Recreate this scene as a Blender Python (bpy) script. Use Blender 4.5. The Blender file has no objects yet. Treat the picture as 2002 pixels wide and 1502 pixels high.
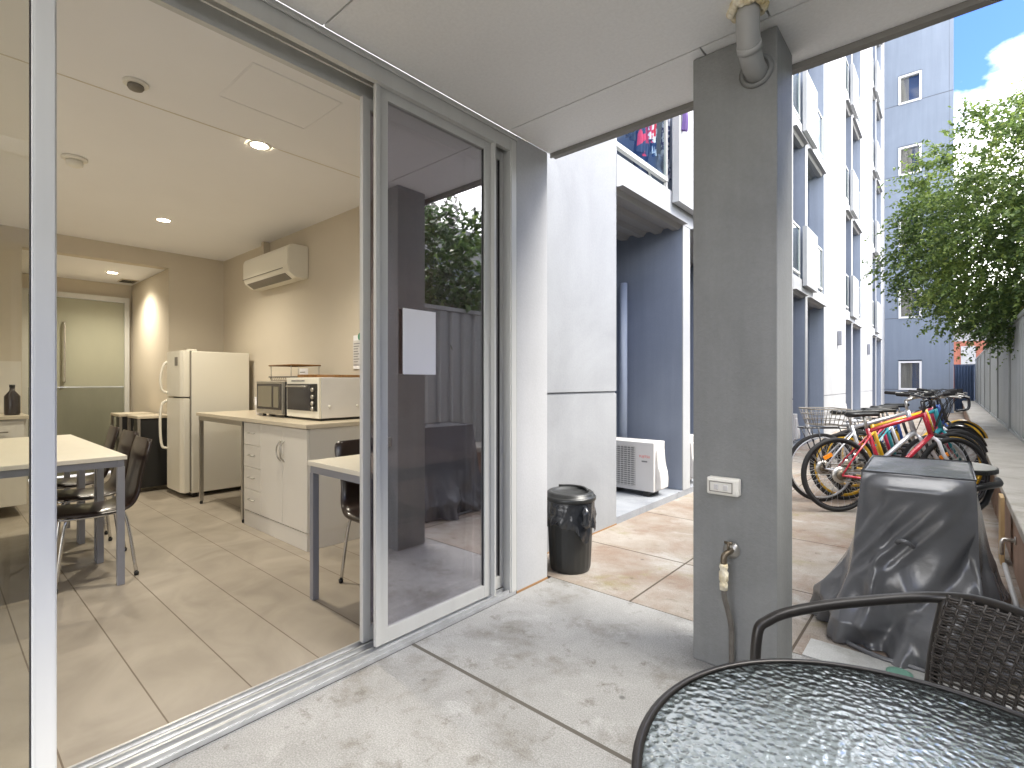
import bpy, bmesh, math, random
from mathutils import Vector, Matrix, noise
R = math.radians
PI = math.pi
sc = bpy.context.scene
# ---------------------------------------------------------------- camera
cam_d = bpy.data.cameras.new("camera")
cam = bpy.data.objects.new("camera", cam_d)
sc.collection.objects.link(cam)
cam.location = (0, 0, 1.2)
cam.rotation_euler = (R(90), 0, R(41))
cam_d.sensor_width = 36
cam_d.lens = 992 / 2002 * 36
cam_d.shift_y = -0.002
cam_d.clip_start = 0.02
cam_d.clip_end = 500
sc.camera = cam
# ---------------------------------------------------------------- world, sun, exposure
SUN_EL, SUN_AZ = R(52), R(70)      # azimuth from +Y towards +X
w = bpy.data.worlds.new("World"); sc.world = w; w.use_nodes = True
nt = w.node_tree; nt.nodes.clear()
out = nt.nodes.new('ShaderNodeOutputWorld'); bg = nt.nodes.new('ShaderNodeBackground')
sky = nt.nodes.new('ShaderNodeTexSky'); sky.sky_type = 'NISHITA'; sky.sun_disc = False
sky.sun_elevation = SUN_EL; sky.sun_rotation = SUN_AZ; sky.air_density = 1.0; sky.dust_density = 0.6; sky.ozone_density = 1.5
bg.inputs['Strength'].default_value = 0.11
tc = nt.nodes.new('ShaderNodeTexCoord')
mp = nt.nodes.new('ShaderNodeMapping'); mp.inputs['Scale'].default_value = (1, 1, 1.7); mp.inputs['Location'].default_value = (5.7, 0.9, 2.0)
n1 = nt.nodes.new('ShaderNodeTexNoise'); n1.inputs['Scale'].default_value = 4.2; n1.inputs['Detail'].default_value = 9; n1.inputs['Roughness'].default_value = 0.52
sep = nt.nodes.new('ShaderNodeSeparateXYZ')
ma = nt.nodes.new('ShaderNodeMath'); ma.operation = 'MULTIPLY_ADD'; ma.inputs[1].default_value = -1.25; ma.inputs[2].default_value = 0.53
mb = nt.nodes.new('ShaderNodeMath'); mb.operation = 'MAXIMUM'; mb.inputs[1].default_value = -0.03
md = nt.nodes.new('ShaderNodeMath'); md.operation = 'ADD'
cr = nt.nodes.new('ShaderNodeValToRGB'); cr.color_ramp.elements[0].position = 0.49; cr.color_ramp.elements[1].position = 0.60
mx = nt.nodes.new('ShaderNodeMix'); mx.data_type = 'RGBA'
n2 = nt.nodes.new('ShaderNodeTexNoise'); n2.inputs['Scale'].default_value = 9; n2.inputs['Detail'].default_value = 6
c2 = nt.nodes.new('ShaderNodeValToRGB')
c2.color_ramp.elements[0].color = (4.0, 4.2, 4.7, 1); c2.color_ramp.elements[0].position = .36
c2.color_ramp.elements[1].color = (10.8, 10.6, 10.3, 1); c2.color_ramp.elements[1].position = .6
L = nt.links.new
L(tc.outputs['Generated'], mp.inputs[0]); L(mp.outputs[0], n1.inputs['Vector']); L(tc.outputs['Generated'], sep.inputs[0])
L(tc.outputs['Generated'], n2.inputs['Vector'])
L(sep.outputs['Z'], ma.inputs[0]); L(ma.outputs[0], mb.inputs[0]); L(n1.outputs['Fac'], md.inputs[1])
oh = nt.nodes.new('ShaderNodeMath'); oh.operation = 'SUBTRACT'; oh.inputs[1].default_value = .52; oh.use_clamp = True; L(sep.outputs['Z'], oh.inputs[0])
oi = nt.nodes.new('ShaderNodeMath'); oi.operation = 'MULTIPLY_ADD'; oi.inputs[1].default_value = .7; L(oh.outputs[0], oi.inputs[0]); L(mb.outputs[0], oi.inputs[2]); L(oi.outputs[0], md.inputs[0])
L(md.outputs[0], cr.inputs[0]); L(cr.outputs[0], mx.inputs[0]); tn_ = nt.nodes.new('ShaderNodeMix'); tn_.data_type = 'RGBA'; tn_.blend_type = 'MULTIPLY'; tn_.inputs[0].default_value = 1; tn_.inputs[7].default_value = (.22, .31, .56, 1); L(sky.outputs[0], tn_.inputs[6]); L(tn_.outputs[2], mx.inputs[6]); L(n2.outputs['Fac'], c2.inputs[0]); L(c2.outputs[0], mx.inputs[7])
L(mx.outputs[2], bg.inputs[0]); L(bg.outputs[0], out.inputs[0])
sd = bpy.data.lights.new("sun", 'SUN'); sd.energy = 1.1; sd.angle = R(28); sd.color = (1, .95, .87)
sun = bpy.data.objects.new("sun", sd); sc.collection.objects.link(sun)
dv = Vector((math.sin(SUN_AZ) * math.cos(SUN_EL), math.cos(SUN_AZ) * math.cos(SUN_EL), math.sin(SUN_EL)))
sun.rotation_euler = dv.to_track_quat('Z', 'Y').to_euler(); sun.location = (8, 6, 20)
sc.view_settings.view_transform = 'Standard'; sc.view_settings.look = 'None'
sc.view_settings.exposure = 2.82; sc.view_settings.gamma = 1
sc.cycles.use_denoising = True
sc.cycles.max_bounces = 10; sc.cycles.diffuse_bounces = 5; sc.cycles.glossy_bounces = 4
sc.cycles.transmission_bounces = 8; sc.cycles.transparent_max_bounces = 12
sc.cycles.sample_clamp_indirect = 6; sc.cycles.caustics_reflective = False; sc.cycles.caustics_refractive = False
random.seed(7)

# ---------------------------------------------------------------- materials
def mat(name, col, rough=.5, metal=0, var=0.0, vs=3.0, col2=None, bump=0.0, bs=60, spec=.5, stretch=(1, 1, 1), coat=0, alpha=None, trans=0, ior=1.45, sheen=0, detail=5, lo=.35, hi=.7, coord='Object'):
    m = bpy.data.materials.new(name); m.use_nodes = True
    t = m.node_tree; p = t.nodes['Principled BSDF']
    p.inputs['Base Color'].default_value = (*col, 1); p.inputs['Roughness'].default_value = rough
    p.inputs['Metallic'].default_value = metal; p.inputs['Specular IOR Level'].default_value = spec
    p.inputs['Coat Weight'].default_value = coat; p.inputs['Transmission Weight'].default_value = trans; p.inputs['IOR'].default_value = ior
    p.inputs['Sheen Weight'].default_value = sheen
    tcn = t.nodes.new('ShaderNodeTexCoord'); mpn = t.nodes.new('ShaderNodeMapping'); mpn.inputs['Scale'].default_value = stretch
    t.links.new(tcn.outputs[coord], mpn.inputs[0])
    if col2 is None and var: col2 = tuple(c * (1 - var) for c in col)
    if col2 is not None:
        n = t.nodes.new('ShaderNodeTexNoise'); n.inputs['Scale'].default_value = vs; n.inputs['Detail'].default_value = detail; n.inputs['Roughness'].default_value = .6
        r = t.nodes.new('ShaderNodeValToRGB'); r.color_ramp.elements[0].color = (*col2, 1); r.color_ramp.elements[1].color = (*col, 1)
        r.color_ramp.elements[0].position = lo; r.color_ramp.elements[1].position = hi
        t.links.new(mpn.outputs[0], n.inputs['Vector']); t.links.new(n.outputs['Fac'], r.inputs[0]); t.links.new(r.outputs[0], p.inputs['Base Color'])
    if bump:
        nb = t.nodes.new('ShaderNodeTexNoise'); nb.inputs['Scale'].default_value = bs; nb.inputs['Detail'].default_value = 4
        b = t.nodes.new('ShaderNodeBump'); b.inputs['Strength'].default_value = bump; b.inputs['Distance'].default_value = .01
        t.links.new(mpn.outputs[0], nb.inputs['Vector']); t.links.new(nb.outputs['Fac'], b.inputs['Height']); t.links.new(b.outputs[0], p.inputs['Normal'])
    return m
def emis(name, col, s):
    m = bpy.data.materials.new(name); m.use_nodes = True; t = m.node_tree; p = t.nodes['Principled BSDF']
    p.inputs['Emission Color'].default_value = (*col, 1); p.inputs['Emission Strength'].default_value = s; p.inputs['Base Color'].default_value = (*col, 1)
    return m
def pane(name, tint, refl, base=.03, rough=0.0, gcol=(1, 1, 1)):
    """window glass: mirror reflection by a Fresnel curve over tinted see-through"""
    m = bpy.data.materials.new(name); m.use_nodes = True; t = m.node_tree; t.nodes.remove(t.nodes['Principled BSDF'])
    o = t.nodes['Material Output']; tr = t.nodes.new('ShaderNodeBsdfTransparent'); g = t.nodes.new('ShaderNodeBsdfGlossy'); mixs = t.nodes.new('ShaderNodeMixShader')
    lw = t.nodes.new('ShaderNodeLayerWeight'); tr.inputs[0].default_value = (*tint, 1); g.inputs['Roughness'].default_value = rough; g.inputs[0].default_value = (*gcol, 1)
    pw = t.nodes.new('ShaderNodeMath'); pw.operation = 'POWER'; pw.inputs[1].default_value = refl
    mm = t.nodes.new('ShaderNodeMath'); mm.operation = 'MULTIPLY_ADD'; mm.inputs[1].default_value = 1 - base; mm.inputs[2].default_value = base
    t.links.new(lw.outputs['Facing'], pw.inputs[0]); t.links.new(pw.outputs[0], mm.inputs[0]); t.links.new(mm.outputs[0], mixs.inputs[0]); t.links.new(tr.outputs[0], mixs.inputs[1]); t.links.new(g.outputs[0], mixs.inputs[2])
    t.links.new(mixs.outputs[0], o.inputs[0]); return m

def concrete(name, c_lo, c_hi, stains, joints_x=(), joints_y=(), jcol=(.07, .062, .05), jw=.004, stain_scale=1.1, fine=.12):
    """slab concrete: mottling, stains with own shape, fine speckle, grooves cut at world x / y"""
    m = bpy.data.materials.new(name); m.use_nodes = True; t = m.node_tree; p = t.nodes['Principled BSDF']; N = t.nodes.new; K = t.links.new
    g = N('ShaderNodeTexCoord'); pos = g.outputs['Object']
    def nz(s, d=6, r=.6, dist=0):
        n = N('ShaderNodeTexNoise'); n.inputs['Scale'].default_value = s; n.inputs['Detail'].default_value = d; n.inputs['Roughness'].default_value = r; n.inputs['Distortion'].default_value = dist
        K(pos, n.inputs['Vector']); return n.outputs['Fac']
    def ramp(f, a, b, ca, cb):
        r = N('ShaderNodeValToRGB'); r.color_ramp.elements[0].position = a; r.color_ramp.elements[1].position = b
        r.color_ramp.elements[0].color = (*ca, 1); r.color_ramp.elements[1].color = (*cb, 1); K(f, r.inputs[0]); return r.outputs[0]
    def mix(f, a, b, mode='MIX'):
        x = N('ShaderNodeMix'); x.data_type = 'RGBA'; x.blend_type = mode
        if isinstance(f, float): x.inputs[0].default_value = f
        else: K(f, x.inputs[0])
        K(a, x.inputs[6])
        if isinstance(b, tuple): x.inputs[7].default_value = (*b, 1)
        else: K(b, x.inputs[7])
        return x.outputs[2]
    c = ramp(nz(2.3, 8, .65, .6), .33, .68, c_lo, c_hi)
    for i, (col, sca, lo, hi) in enumerate(stains):
        off = N('ShaderNodeMapping'); off.inputs['Location'].default_value = (i * 3.7 + 1.3, i * 5.1, 0); K(pos, off.inputs[0])
        n = N('ShaderNodeTexNoise'); n.inputs['Scale'].default_value = sca; n.inputs['Detail'].default_value = 8; n.inputs['Roughness'].default_value = .72; n.inputs['Distortion'].default_value = .25
        K(off.outputs[0], n.inputs['Vector']); f = ramp(n.outputs['Fac'], lo, hi, (0, 0, 0), (1, 1, 1)); c = mix(f, c, col)
    sp = ramp(nz(180, 3, .7), .35, .7, (1 - fine * 1.6,) * 3, (1 + fine * .4,) * 3); c = mix(1.0, c, sp, 'MULTIPLY')
    spots = N('ShaderNodeTexVoronoi'); spots.inputs['Scale'].default_value = 4.5; K(pos, spots.inputs['Vector'])
    c = mix(ramp(spots.outputs['Distance'], .035, .075, (1, 1, 1), (0, 0, 0)), c, tuple(v * .45 for v in c_lo))
    sx = N('ShaderNodeSeparateXYZ'); K(pos, sx.inputs[0]); j = None
    for ax, vals in (('X', joints_x), ('Y', joints_y)):
        for v in vals:
            a = N('ShaderNodeMath'); a.operation = 'SUBTRACT'; a.inputs[1].default_value = v; K(sx.outputs[ax], a.inputs[0])
            b = N('ShaderNodeMath'); b.operation = 'ABSOLUTE'; K(a.outputs[0], b.inputs[0])
            d = N('ShaderNodeMath'); d.operation = 'LESS_THAN'; d.inputs[1].default_value = jw; K(b.outputs[0], d.inputs[0])
            if j is None: j = d.outputs[0]
            else:
                e = N('ShaderNodeMath'); e.operation = 'MAXIMUM'; K(j, e.inputs[0]); K(d.outputs[0], e.inputs[1]); j = e.outputs[0]
    h = nz(45, 6, .7)
    if j is not None:
        c = mix(j, c, jcol)
        hh = N('ShaderNodeMath'); hh.operation = 'MULTIPLY_ADD'; hh.inputs[1].default_value = -3; K(j, hh.inputs[0]); K(h, hh.inputs[2]); h = hh.outputs[0]
    bp = N('ShaderNodeBump'); bp.inputs['Strength'].default_value = .35; bp.inputs['Distance'].default_value = .004; K(h, bp.inputs['Height']); K(bp.outputs[0], p.inputs['Normal'])
    K(c, p.inputs['Base Color']); p.inputs['Specular IOR Level'].default_value = .35
    K(ramp(nz(3, 5), .3, .7, (.55,) * 3, (.85,) * 3), p.inputs['Roughness'])
    return m

M = {}
M['patio'] = concrete('patio_concrete', (.325, .32, .305), (.435, .43, .415), [((.17, .148, .115), 2.2, .51, .71), ((.52, .515, .50), 3.4, .57, .74), ((.19, .175, .15), 8, .575, .70)], (-.725, .62), (1.455, -.1), jcol=(.10, .09, .075), jw=.009, fine=.25)
M['lane'] = concrete('lane_concrete', (.30, .25, .20), (.42, .385, .34), [((.25, .165, .115), 1.3, .47, .66), ((.26, .23, .11), 2.1, .56, .70), ((.47, .45, .42), 1.9, .56, .70), ((.18, .14, .10), 7, .59, .72)], (-1.335, -.545), (3.28, 4.35, 5.9, 7.4, 8.9, 10.4, 11.9, 13.4, 15), jcol=(.08, .06, .04), jw=.006, fine=.22)
M['drain'] = concrete('drain_concrete', (.42, .42, .40), (.53, .53, .51), [((.33, .32, .29), 4, .5, .7)])
M['balcony_floor'] = concrete('balcony_concrete', (.27, .285, .31), (.35, .365, .39), [((.22, .23, .25), 3, .5, .7)])
M['cap'] = concrete('cap_concrete', (.42, .39, .34), (.56, .53, .48), [((.32, .28, .22), 3, .52, .7)], (), tuple(3 + i * 1.8 for i in range(13)))
M['soil'] = mat('soil', (.16, .13, .09), .95, var=.5, bump=.5)
def paint(name, col, streak=.10, mott=.10, ms=1.2, dirt=(.30, .27, .22), dirt_amt=.35, rough=.7, seed=0, bumps=.14):
    """painted render: broad mottling, faint vertical runs, small chips and scuffs with a shape of their own"""
    m = bpy.data.materials.new(name); m.use_nodes = True; t = m.node_tree; p = t.nodes['Principled BSDF']; N = t.nodes.new; K = t.links.new
    g = N('ShaderNodeTexCoord')
    def nz(scale, st, d=6, r=.6, off=0, dist=0):
        mp_ = N('ShaderNodeMapping'); mp_.inputs['Scale'].default_value = st; mp_.inputs['Location'].default_value = (off + seed, off * 2, off * 3); K(g.outputs['Object'], mp_.inputs[0])
        n = N('ShaderNodeTexNoise'); n.inputs['Scale'].default_value = scale; n.inputs['Detail'].default_value = d; n.inputs['Roughness'].default_value = r; n.inputs['Distortion'].default_value = dist; K(mp_.outputs[0], n.inputs['Vector']); return n.outputs['Fac']
    def ramp(f, a, b, ca, cb):
        r = N('ShaderNodeValToRGB'); r.color_ramp.elements[0].position = a; r.color_ramp.elements[1].position = b; r.color_ramp.elements[0].color = (*ca, 1); r.color_ramp.elements[1].color = (*cb, 1); K(f, r.inputs[0]); return r.outputs[0]
    def mix(f, a, b, mode='MIX'):
        x = N('ShaderNodeMix'); x.data_type = 'RGBA'; x.blend_type = mode
        if isinstance(f, float): x.inputs[0].default_value = f
        else: K(f, x.inputs[0])
        K(a, x.inputs[6])
        if isinstance(b, tuple): x.inputs[7].default_value = (*b, 1)
        else: K(b, x.inputs[7])
        return x.outputs[2]
    c = ramp(nz(ms, (1, 1, 1), 7, .6, 1, .6), .3, .7, tuple(v * (1 - mott) for v in col), tuple(min(1, v * (1 + mott * .5)) for v in col))
    c = mix(1.0, c, ramp(nz(7, (1, 1, .06), 5, .65, 4), .35, .65, (1 - streak,) * 3, (1 + streak * .3,) * 3), 'MULTIPLY')
    c = mix(1.0, c, ramp(nz(70, (1, 1, 1), 3, .7, 6), .3, .7, (.95,) * 3, (1.03,) * 3), 'MULTIPLY')
    f = ramp(nz(5.5, (1, 1, .35), 10, .72, 9, .8), .66, .78, (0, 0, 0), (dirt_amt,) * 3); c = mix(f, c, dirt)
    K(c, p.inputs['Base Color']); p.inputs['Roughness'].default_value = rough; p.inputs['Specular IOR Level'].default_value = .3
    b = N('ShaderNodeBump'); b.inputs['Strength'].default_value = bumps; b.inputs['Distance'].default_value = .006; K(nz(95, (1, 1, 1), 4, .6, 2), b.inputs['Height']); K(b.outputs[0], p.inputs['Normal'])
    return m
M['white_render'] = paint('white_render', (.42, .43, .44), .025, .14, .9, (.33, .33, .33), .25)
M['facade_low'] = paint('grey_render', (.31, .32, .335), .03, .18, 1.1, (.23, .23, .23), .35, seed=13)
M['blue_render'] = paint('blue_grey_render', (.235, .27, .34), .08, .12, 1.0, (.18, .19, .22), .4, seed=3)
M['light_blue'] = paint('pale_blue_render', (.35, .40, .49), .08, .08, 1.0, (.28, .30, .34), .3, seed=5)
M['tower'] = paint('tower_blue_render', (.235, .28, .35), .08, .10, .35, (.22, .25, .30), .35, seed=7)
M['end_white'] = paint('pier_white_render', (.47, .475, .485), .03, .08, 1.2, (.42, .40, .37), .3, seed=21)
M['window_white'] = mat('white_window_frame', (.80, .81, .83), .5)
M['joint'] = mat('joint_dark', (.12, .13, .15), .9)
M['column'] = paint('column_grey_paint', (.255, .26, .255), .09, .14, 1.8, (.15, .135, .115), .7, .58, seed=9, bumps=.3)
M['soffit'] = paint('soffit_white_paint', (.90, .90, .895), .0, .04, .9, (.62, .60, .56), .18, seed=11, bumps=.05)
M['trim_grey'] = mat('soffit_edge_grey', (.24, .23, .21), .6, var=.2)
M['dark_gap'] = mat('dark_gap', (.05, .05, .05), .9)
M['alu'] = mat('aluminium_frame', (.60, .60, .575), .42, .05, var=.10, vs=6, stretch=(1, 1, .12))
M['alu_lit'] = mat('aluminium_frame_lit', (.80, .80, .78), .45, 0, var=.05, vs=6, stretch=(1, 1, .12))  # frame aluminium lightened: light falling on the left leaf is painted in
M['alu_bright'] = mat('aluminium_worn', (.70, .71, .72), .33, .7, var=.2, vs=14)
M['alu_dark'] = mat('frame_gasket', (.05, .05, .05), .6)
M['glass'] = pane('door_glass', (.93, .93, .90), 4.5, .035)
M['glass_tint'] = pane('tinted_door_glass', (.66, .63, .66), 2.6, .38, gcol=(.95, .95, 1.0))
M['rail_glass'] = pane('balustrade_glass', (.88, .93, .93), 8, .02)
M['window_glass'] = mat('window_glass_dark', (.03, .05, .09), .08, spec=.8, var=.3, vs=2)
M['int_wall'] = mat('interior_wall_cream', (.62, .56, .46), .8, var=.05, vs=1.2, bump=.05, bs=100, spec=.25)
M['int_ceil'] = mat('interior_ceiling', (.86, .86, .88), .85, var=.04, vs=.8, spec=.2)
M['white_lam'] = mat('white_laminate', (.72, .69, .63), .35, var=.04, spec=.5)
M['bench_top'] = mat('bench_top_laminate', (.62, .55, .43), .3, var=.06, vs=8)
M['fridge'] = mat('fridge_white_enamel', (.76, .73, .64), .3, bump=.05, bs=200, spec=.5)
M['seal'] = mat('grey_seal', (.22, .20, .17), .7)
M['black'] = mat('black_plastic', (.018, .018, .018), .4, spec=.5)
M['rubber'] = mat('black_rubber', (.022, .021, .021), .75, var=.3)
M['steel'] = mat('brushed_steel', (.52, .50, .46), .32, .8, var=.12, vs=20, stretch=(1, 1, 12))
M['chrome'] = mat('chrome', (.66, .66, .66), .15, 1)
M['table_leg'] = mat('grey_powdercoat', (.32, .33, .37), .4, .3)
M['table_white'] = mat('table_white_top', (.76, .72, .62), .4, var=.04)
M['chair_shell'] = mat('dark_brown_shell', (.030, .018, .015), .28, spec=.6, coat=.2, var=.3, vs=9)
M['oven_glass'] = mat('oven_glass', (.03, .03, .035), .12, spec=.7)
M['mw_window'] = mat('microwave_window', (.22, .20, .15), .25, spec=.6)
M['board'] = mat('wood_board', (.30, .15, .05), .55, var=.35, vs=5, stretch=(1, 9, 1))
M['paper'] = mat('paper', (.82, .81, .83), .85)
M['plastic_white'] = mat('white_plastic', (.78, .76, .70), .4)
M['ac_white'] = mat('painted_steel_offwhite', (.66, .645, .63), .4, var=.06, vs=4)
M['ac_grille'] = mat('fan_grille_grey', (.28, .28, .27), .5)
M['red'] = mat('red_ink', (.75, .14, .12), .5)
M['green_ink'] = mat('green_ink', (.05, .25, .14), .6)
M['ink'] = mat('grey_ink', (.2, .2, .2), .7)
M['frosted'] = mat('green_frosted_glass', (.40, .40, .31), .28, var=.14, vs=1.4, spec=.6, stretch=(1, 1, .3))
M['frosted_low'] = mat('green_glass_darker', (.24, .245, .19), .2, var=.2, vs=2, spec=.6, stretch=(1, 1, .3))
M['bin'] = mat('bin_black_plastic', (.028, .029, .028), .33, var=.3, vs=12, spec=.55, stretch=(1, 1, .2))
M['bag'] = mat('bin_bag_plastic', (.020, .022, .026), .16, bump=.5, bs=26, spec=.8)
M['pipe'] = mat('pvc_grey_paint', (.42, .42, .41), .45, var=.12, vs=6)
M['foam'] = mat('yellow_foam', (.62, .50, .26), .9, bump=1, bs=50, col2=(.85, .80, .66), vs=25)
M['brass'] = mat('old_brass', (.22, .18, .13), .45, .7, var=.4, vs=30)
M['hose'] = mat('grey_hose', (.17, .155, .135), .6, var=.3, vs=25)
M['fence'] = mat('grey_green_sheet_steel', (.37, .385, .375), .42, .1, var=.16, vs=1.2, stretch=(1, 1, .2))
M['gate'] = mat('navy_sheet_steel', (.055, .085, .15), .5, var=.2)
M['retaining'] = mat('brown_render', (.37, .245, .18), .85, var=.35, vs=3, bump=.3, stretch=(1, 1, .35))
M['brick'] = mat('red_brick', (.42, .16, .11), .9, var=.3, vs=12)
M['timber'] = mat('pale_plywood', (.55, .38, .19), .7, var=.2, vs=3, stretch=(4, 4, .4))
M['cover'] = mat('grey_nylon_cover', (.12, .122, .13), .27, var=.2, vs=5, bump=.12, bs=40, spec=1.0)
M['wicker'] = mat('dark_wicker', (.075, .066, .060), .34, var=.45, vs=50, spec=.6)
M['chair_tube'] = mat('dark_steel_tube', (.035, .032, .03), .32, .3, spec=.6)
M['spoke'] = mat('spoke_steel', (.5, .5, .5), .3, .8)
M['orange'] = mat('orange_reflector', (.95, .30, .02), .2, spec=.8)
M['yellow'] = mat('yellow_paint', (.85, .50, .03), .3, coat=.4)
M['red_paint'] = mat('red_bike_paint', (.48, .02, .04), .25, coat=.6)
M['pink_paint'] = mat('crimson_bike_paint', (.62, .05, .12), .3, coat=.5)
M['teal_paint'] = mat('teal_bike_paint', (.03, .28, .34), .3, coat=.5)
M['silver_paint'] = mat('silver_bike_paint', (.62, .63, .66), .3, .5)
M['black_paint'] = mat('black_bike_paint', (.02, .02, .025), .25, coat=.5)
M['white_paint'] = mat('white_bike_paint', (.78, .78, .80), .3, coat=.5)
M['blue_paint'] = mat('blue_bike_paint', (.05, .12, .4), .3, coat=.5)
M['bark'] = mat('bark', (.14, .10, .07), .9, var=.4, vs=20, bump=.6)
M['curtain'] = mat('curtain_grey', (.30, .30, .31), .85, var=.3, vs=20, stretch=(3, 3, .1))
M['lampglow'] = emis('lamp_glow', (1, .90, .70), 9)

def leaf_mat():
    m = bpy.data.materials.new('leaf'); m.use_nodes = True; t = m.node_tree; p = t.nodes['Principled BSDF']; N = t.nodes.new
    at = N('ShaderNodeAttribute'); at.attribute_name = 'tone'
    r = N('ShaderNodeValToRGB'); e = r.color_ramp.elements; e[0].color = (.06, .10, .045, 1); e[0].position = 0; e[1].color = (.30, .36, .09, 1); e[1].position = 1
    k = e.new(.5); k.color = (.11, .175, .055, 1); k = e.new(.8); k.color = (.23, .31, .08, 1)
    t.links.new(at.outputs['Fac'], r.inputs[0]); t.links.new(r.outputs[0], p.inputs['Base Color'])
    p.inputs['Roughness'].default_value = .42; p.inputs['Specular IOR Level'].default_value = .5
    tl = N('ShaderNodeBsdfTranslucent'); ad = N('ShaderNodeMixShader'); ad.inputs[0].default_value = .45
    t.links.new(r.outputs[0], tl.inputs[0]); t.links.new(p.outputs[0], ad.inputs[1]); t.links.new(tl.outputs[0], ad.inputs[2])
    t.links.new(ad.outputs[0], t.nodes['Material Output'].inputs[0]); return m
M['leaf'] = leaf_mat()

def tile_floor():
    m = bpy.data.materials.new('beige_floor_tiles'); m.use_nodes = True; t = m.node_tree; p = t.nodes['Principled BSDF']; N = t.nodes.new; K = t.links.new
    g = N('ShaderNodeTexCoord'); mp = N('ShaderNodeMapping'); mp.inputs['Location'].default_value = (.05, .005, 0); K(g.outputs['Object'], mp.inputs[0])
    b = N('ShaderNodeTexBrick'); b.offset = 0; b.inputs['Scale'].default_value = 1; b.inputs['Mortar Size'].default_value = .0028; b.inputs['Brick Width'].default_value = 40; b.inputs['Row Height'].default_value = .28
    b.inputs['Color1'].default_value = (.36, .32, .265, 1); b.inputs['Color2'].default_value = (.34, .30, .245, 1); b.inputs['Mortar'].default_value = (.16, .125, .09, 1); b.inputs['Mortar Smooth'].default_value = .1
    K(mp.outputs[0], b.inputs['Vector'])
    n = N('ShaderNodeTexNoise'); n.inputs['Scale'].default_value = 2.6; n.inputs['Detail'].default_value = 9; n.inputs['Distortion'].default_value = 1.2; K(g.outputs['Object'], n.inputs['Vector'])
    r = N('ShaderNodeValToRGB'); r.color_ramp.elements[0].color = (.80, .79, .78, 1); r.color_ramp.elements[1].color = (1.12, 1.12, 1.12, 1); r.color_ramp.elements[0].position = .3; r.color_ramp.elements[1].position = .7; K(n.outputs['Fac'], r.inputs[0])
    x = N('ShaderNodeMix'); x.data_type = 'RGBA'; x.blend_type = 'MULTIPLY'; x.inputs[0].default_value = 1; K(b.outputs['Color'], x.inputs[6]); K(r.outputs[0], x.inputs[7]); K(x.outputs[2], p.inputs['Base Color'])
    bp = N('ShaderNodeBump'); bp.inputs['Strength'].default_value = .4; bp.inputs['Distance'].default_value = .002; bp.invert = True; K(b.outputs['Fac'], bp.inputs['Height']); K(bp.outputs[0], p.inputs['Normal'])
    p.inputs['Roughness'].default_value = .42; p.inputs['Specular IOR Level'].default_value = .45
    return m
M['tiles'] = tile_floor()

def rain_glass():
    m = bpy.data.materials.new('hammered_table_glass'); m.use_nodes = True; t = m.node_tree; t.nodes.remove(t.nodes['Principled BSDF']); N = t.nodes.new; K = t.links.new
    g = N('ShaderNodeTexCoord'); v = N('ShaderNodeTexVoronoi'); v.inputs['Scale'].default_value = 98; v.feature = 'SMOOTH_F1'; v.inputs['Smoothness'].default_value = .6
    n = N('ShaderNodeTexNoise'); n.inputs['Scale'].default_value = 50; n.inputs['Detail'].default_value = 4
    K(g.outputs['Object'], v.inputs['Vector']); K(g.outputs['Object'], n.inputs['Vector'])
    a = N('ShaderNodeMath'); a.operation = 'MULTIPLY_ADD'; a.inputs[1].default_value = 1.2; K(n.outputs['Fac'], a.inputs[0]); K(v.outputs['Distance'], a.inputs[2])
    bp = N('ShaderNodeBump'); bp.inputs['Strength'].default_value = .8; bp.inputs['Distance'].default_value = .0034; K(a.outputs[0], bp.inputs['Height'])
    gl = N('ShaderNodeBsdfGlossy'); gl.inputs['Roughness'].default_value = .09; gl.inputs[0].default_value = (.97, .99, 1, 1); K(bp.outputs[0], gl.inputs['Normal'])
    rf = N('ShaderNodeBsdfRefraction'); rf.inputs['Roughness'].default_value = .03; rf.inputs['IOR'].default_value = 1.25; rf.inputs[0].default_value = (.86, .97, .98, 1); K(bp.outputs[0], rf.inputs['Normal'])
    tr = N('ShaderNodeBsdfTransparent'); tr.inputs[0].default_value = (.86, .96, .97, 1)
    df = N('ShaderNodeBsdfTranslucent'); df.inputs[0].default_value = (.88, .97, .98, 1); K(bp.outputs[0], df.inputs['Normal'])
    dd = N('ShaderNodeBsdfDiffuse'); dd.inputs[0].default_value = (.74, .84, .86, 1); K(bp.outputs[0], dd.inputs['Normal'])
    m0 = N('ShaderNodeMixShader'); m0.inputs[0].default_value = .5; K(df.outputs[0], m0.inputs[1]); K(dd.outputs[0], m0.inputs[2])
    m1 = N('ShaderNodeMixShader'); m1.inputs[0].default_value = .55; K(tr.outputs[0], m1.inputs[1]); K(rf.outputs[0], m1.inputs[2])
    m3 = N('ShaderNodeMixShader'); m3.inputs[0].default_value = .66; K(m1.outputs[0], m3.inputs[1]); K(m0.outputs[0], m3.inputs[2])
    lw = N('ShaderNodeLayerWeight'); K(bp.outputs[0], lw.inputs['Normal'])
    pw = N('ShaderNodeMath'); pw.operation = 'POWER'; pw.inputs[1].default_value = 1.8; K(lw.outputs['Facing'], pw.inputs[0])
    mm = N('ShaderNodeMath'); mm.operation = 'MULTIPLY_ADD'; mm.inputs[1].default_value = .8; mm.inputs[2].default_value = .27; mm.use_clamp = True; K(pw.outputs[0], mm.inputs[0])
    m2 = N('ShaderNodeMixShader'); K(mm.outputs[0], m2.inputs[0]); K(m3.outputs[0], m2.inputs[1]); K(gl.outputs[0], m2.inputs[2]); K(m2.outputs[0], t.nodes['Material Output'].inputs[0])
    return m
M['rain_glass'] = rain_glass()

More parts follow.
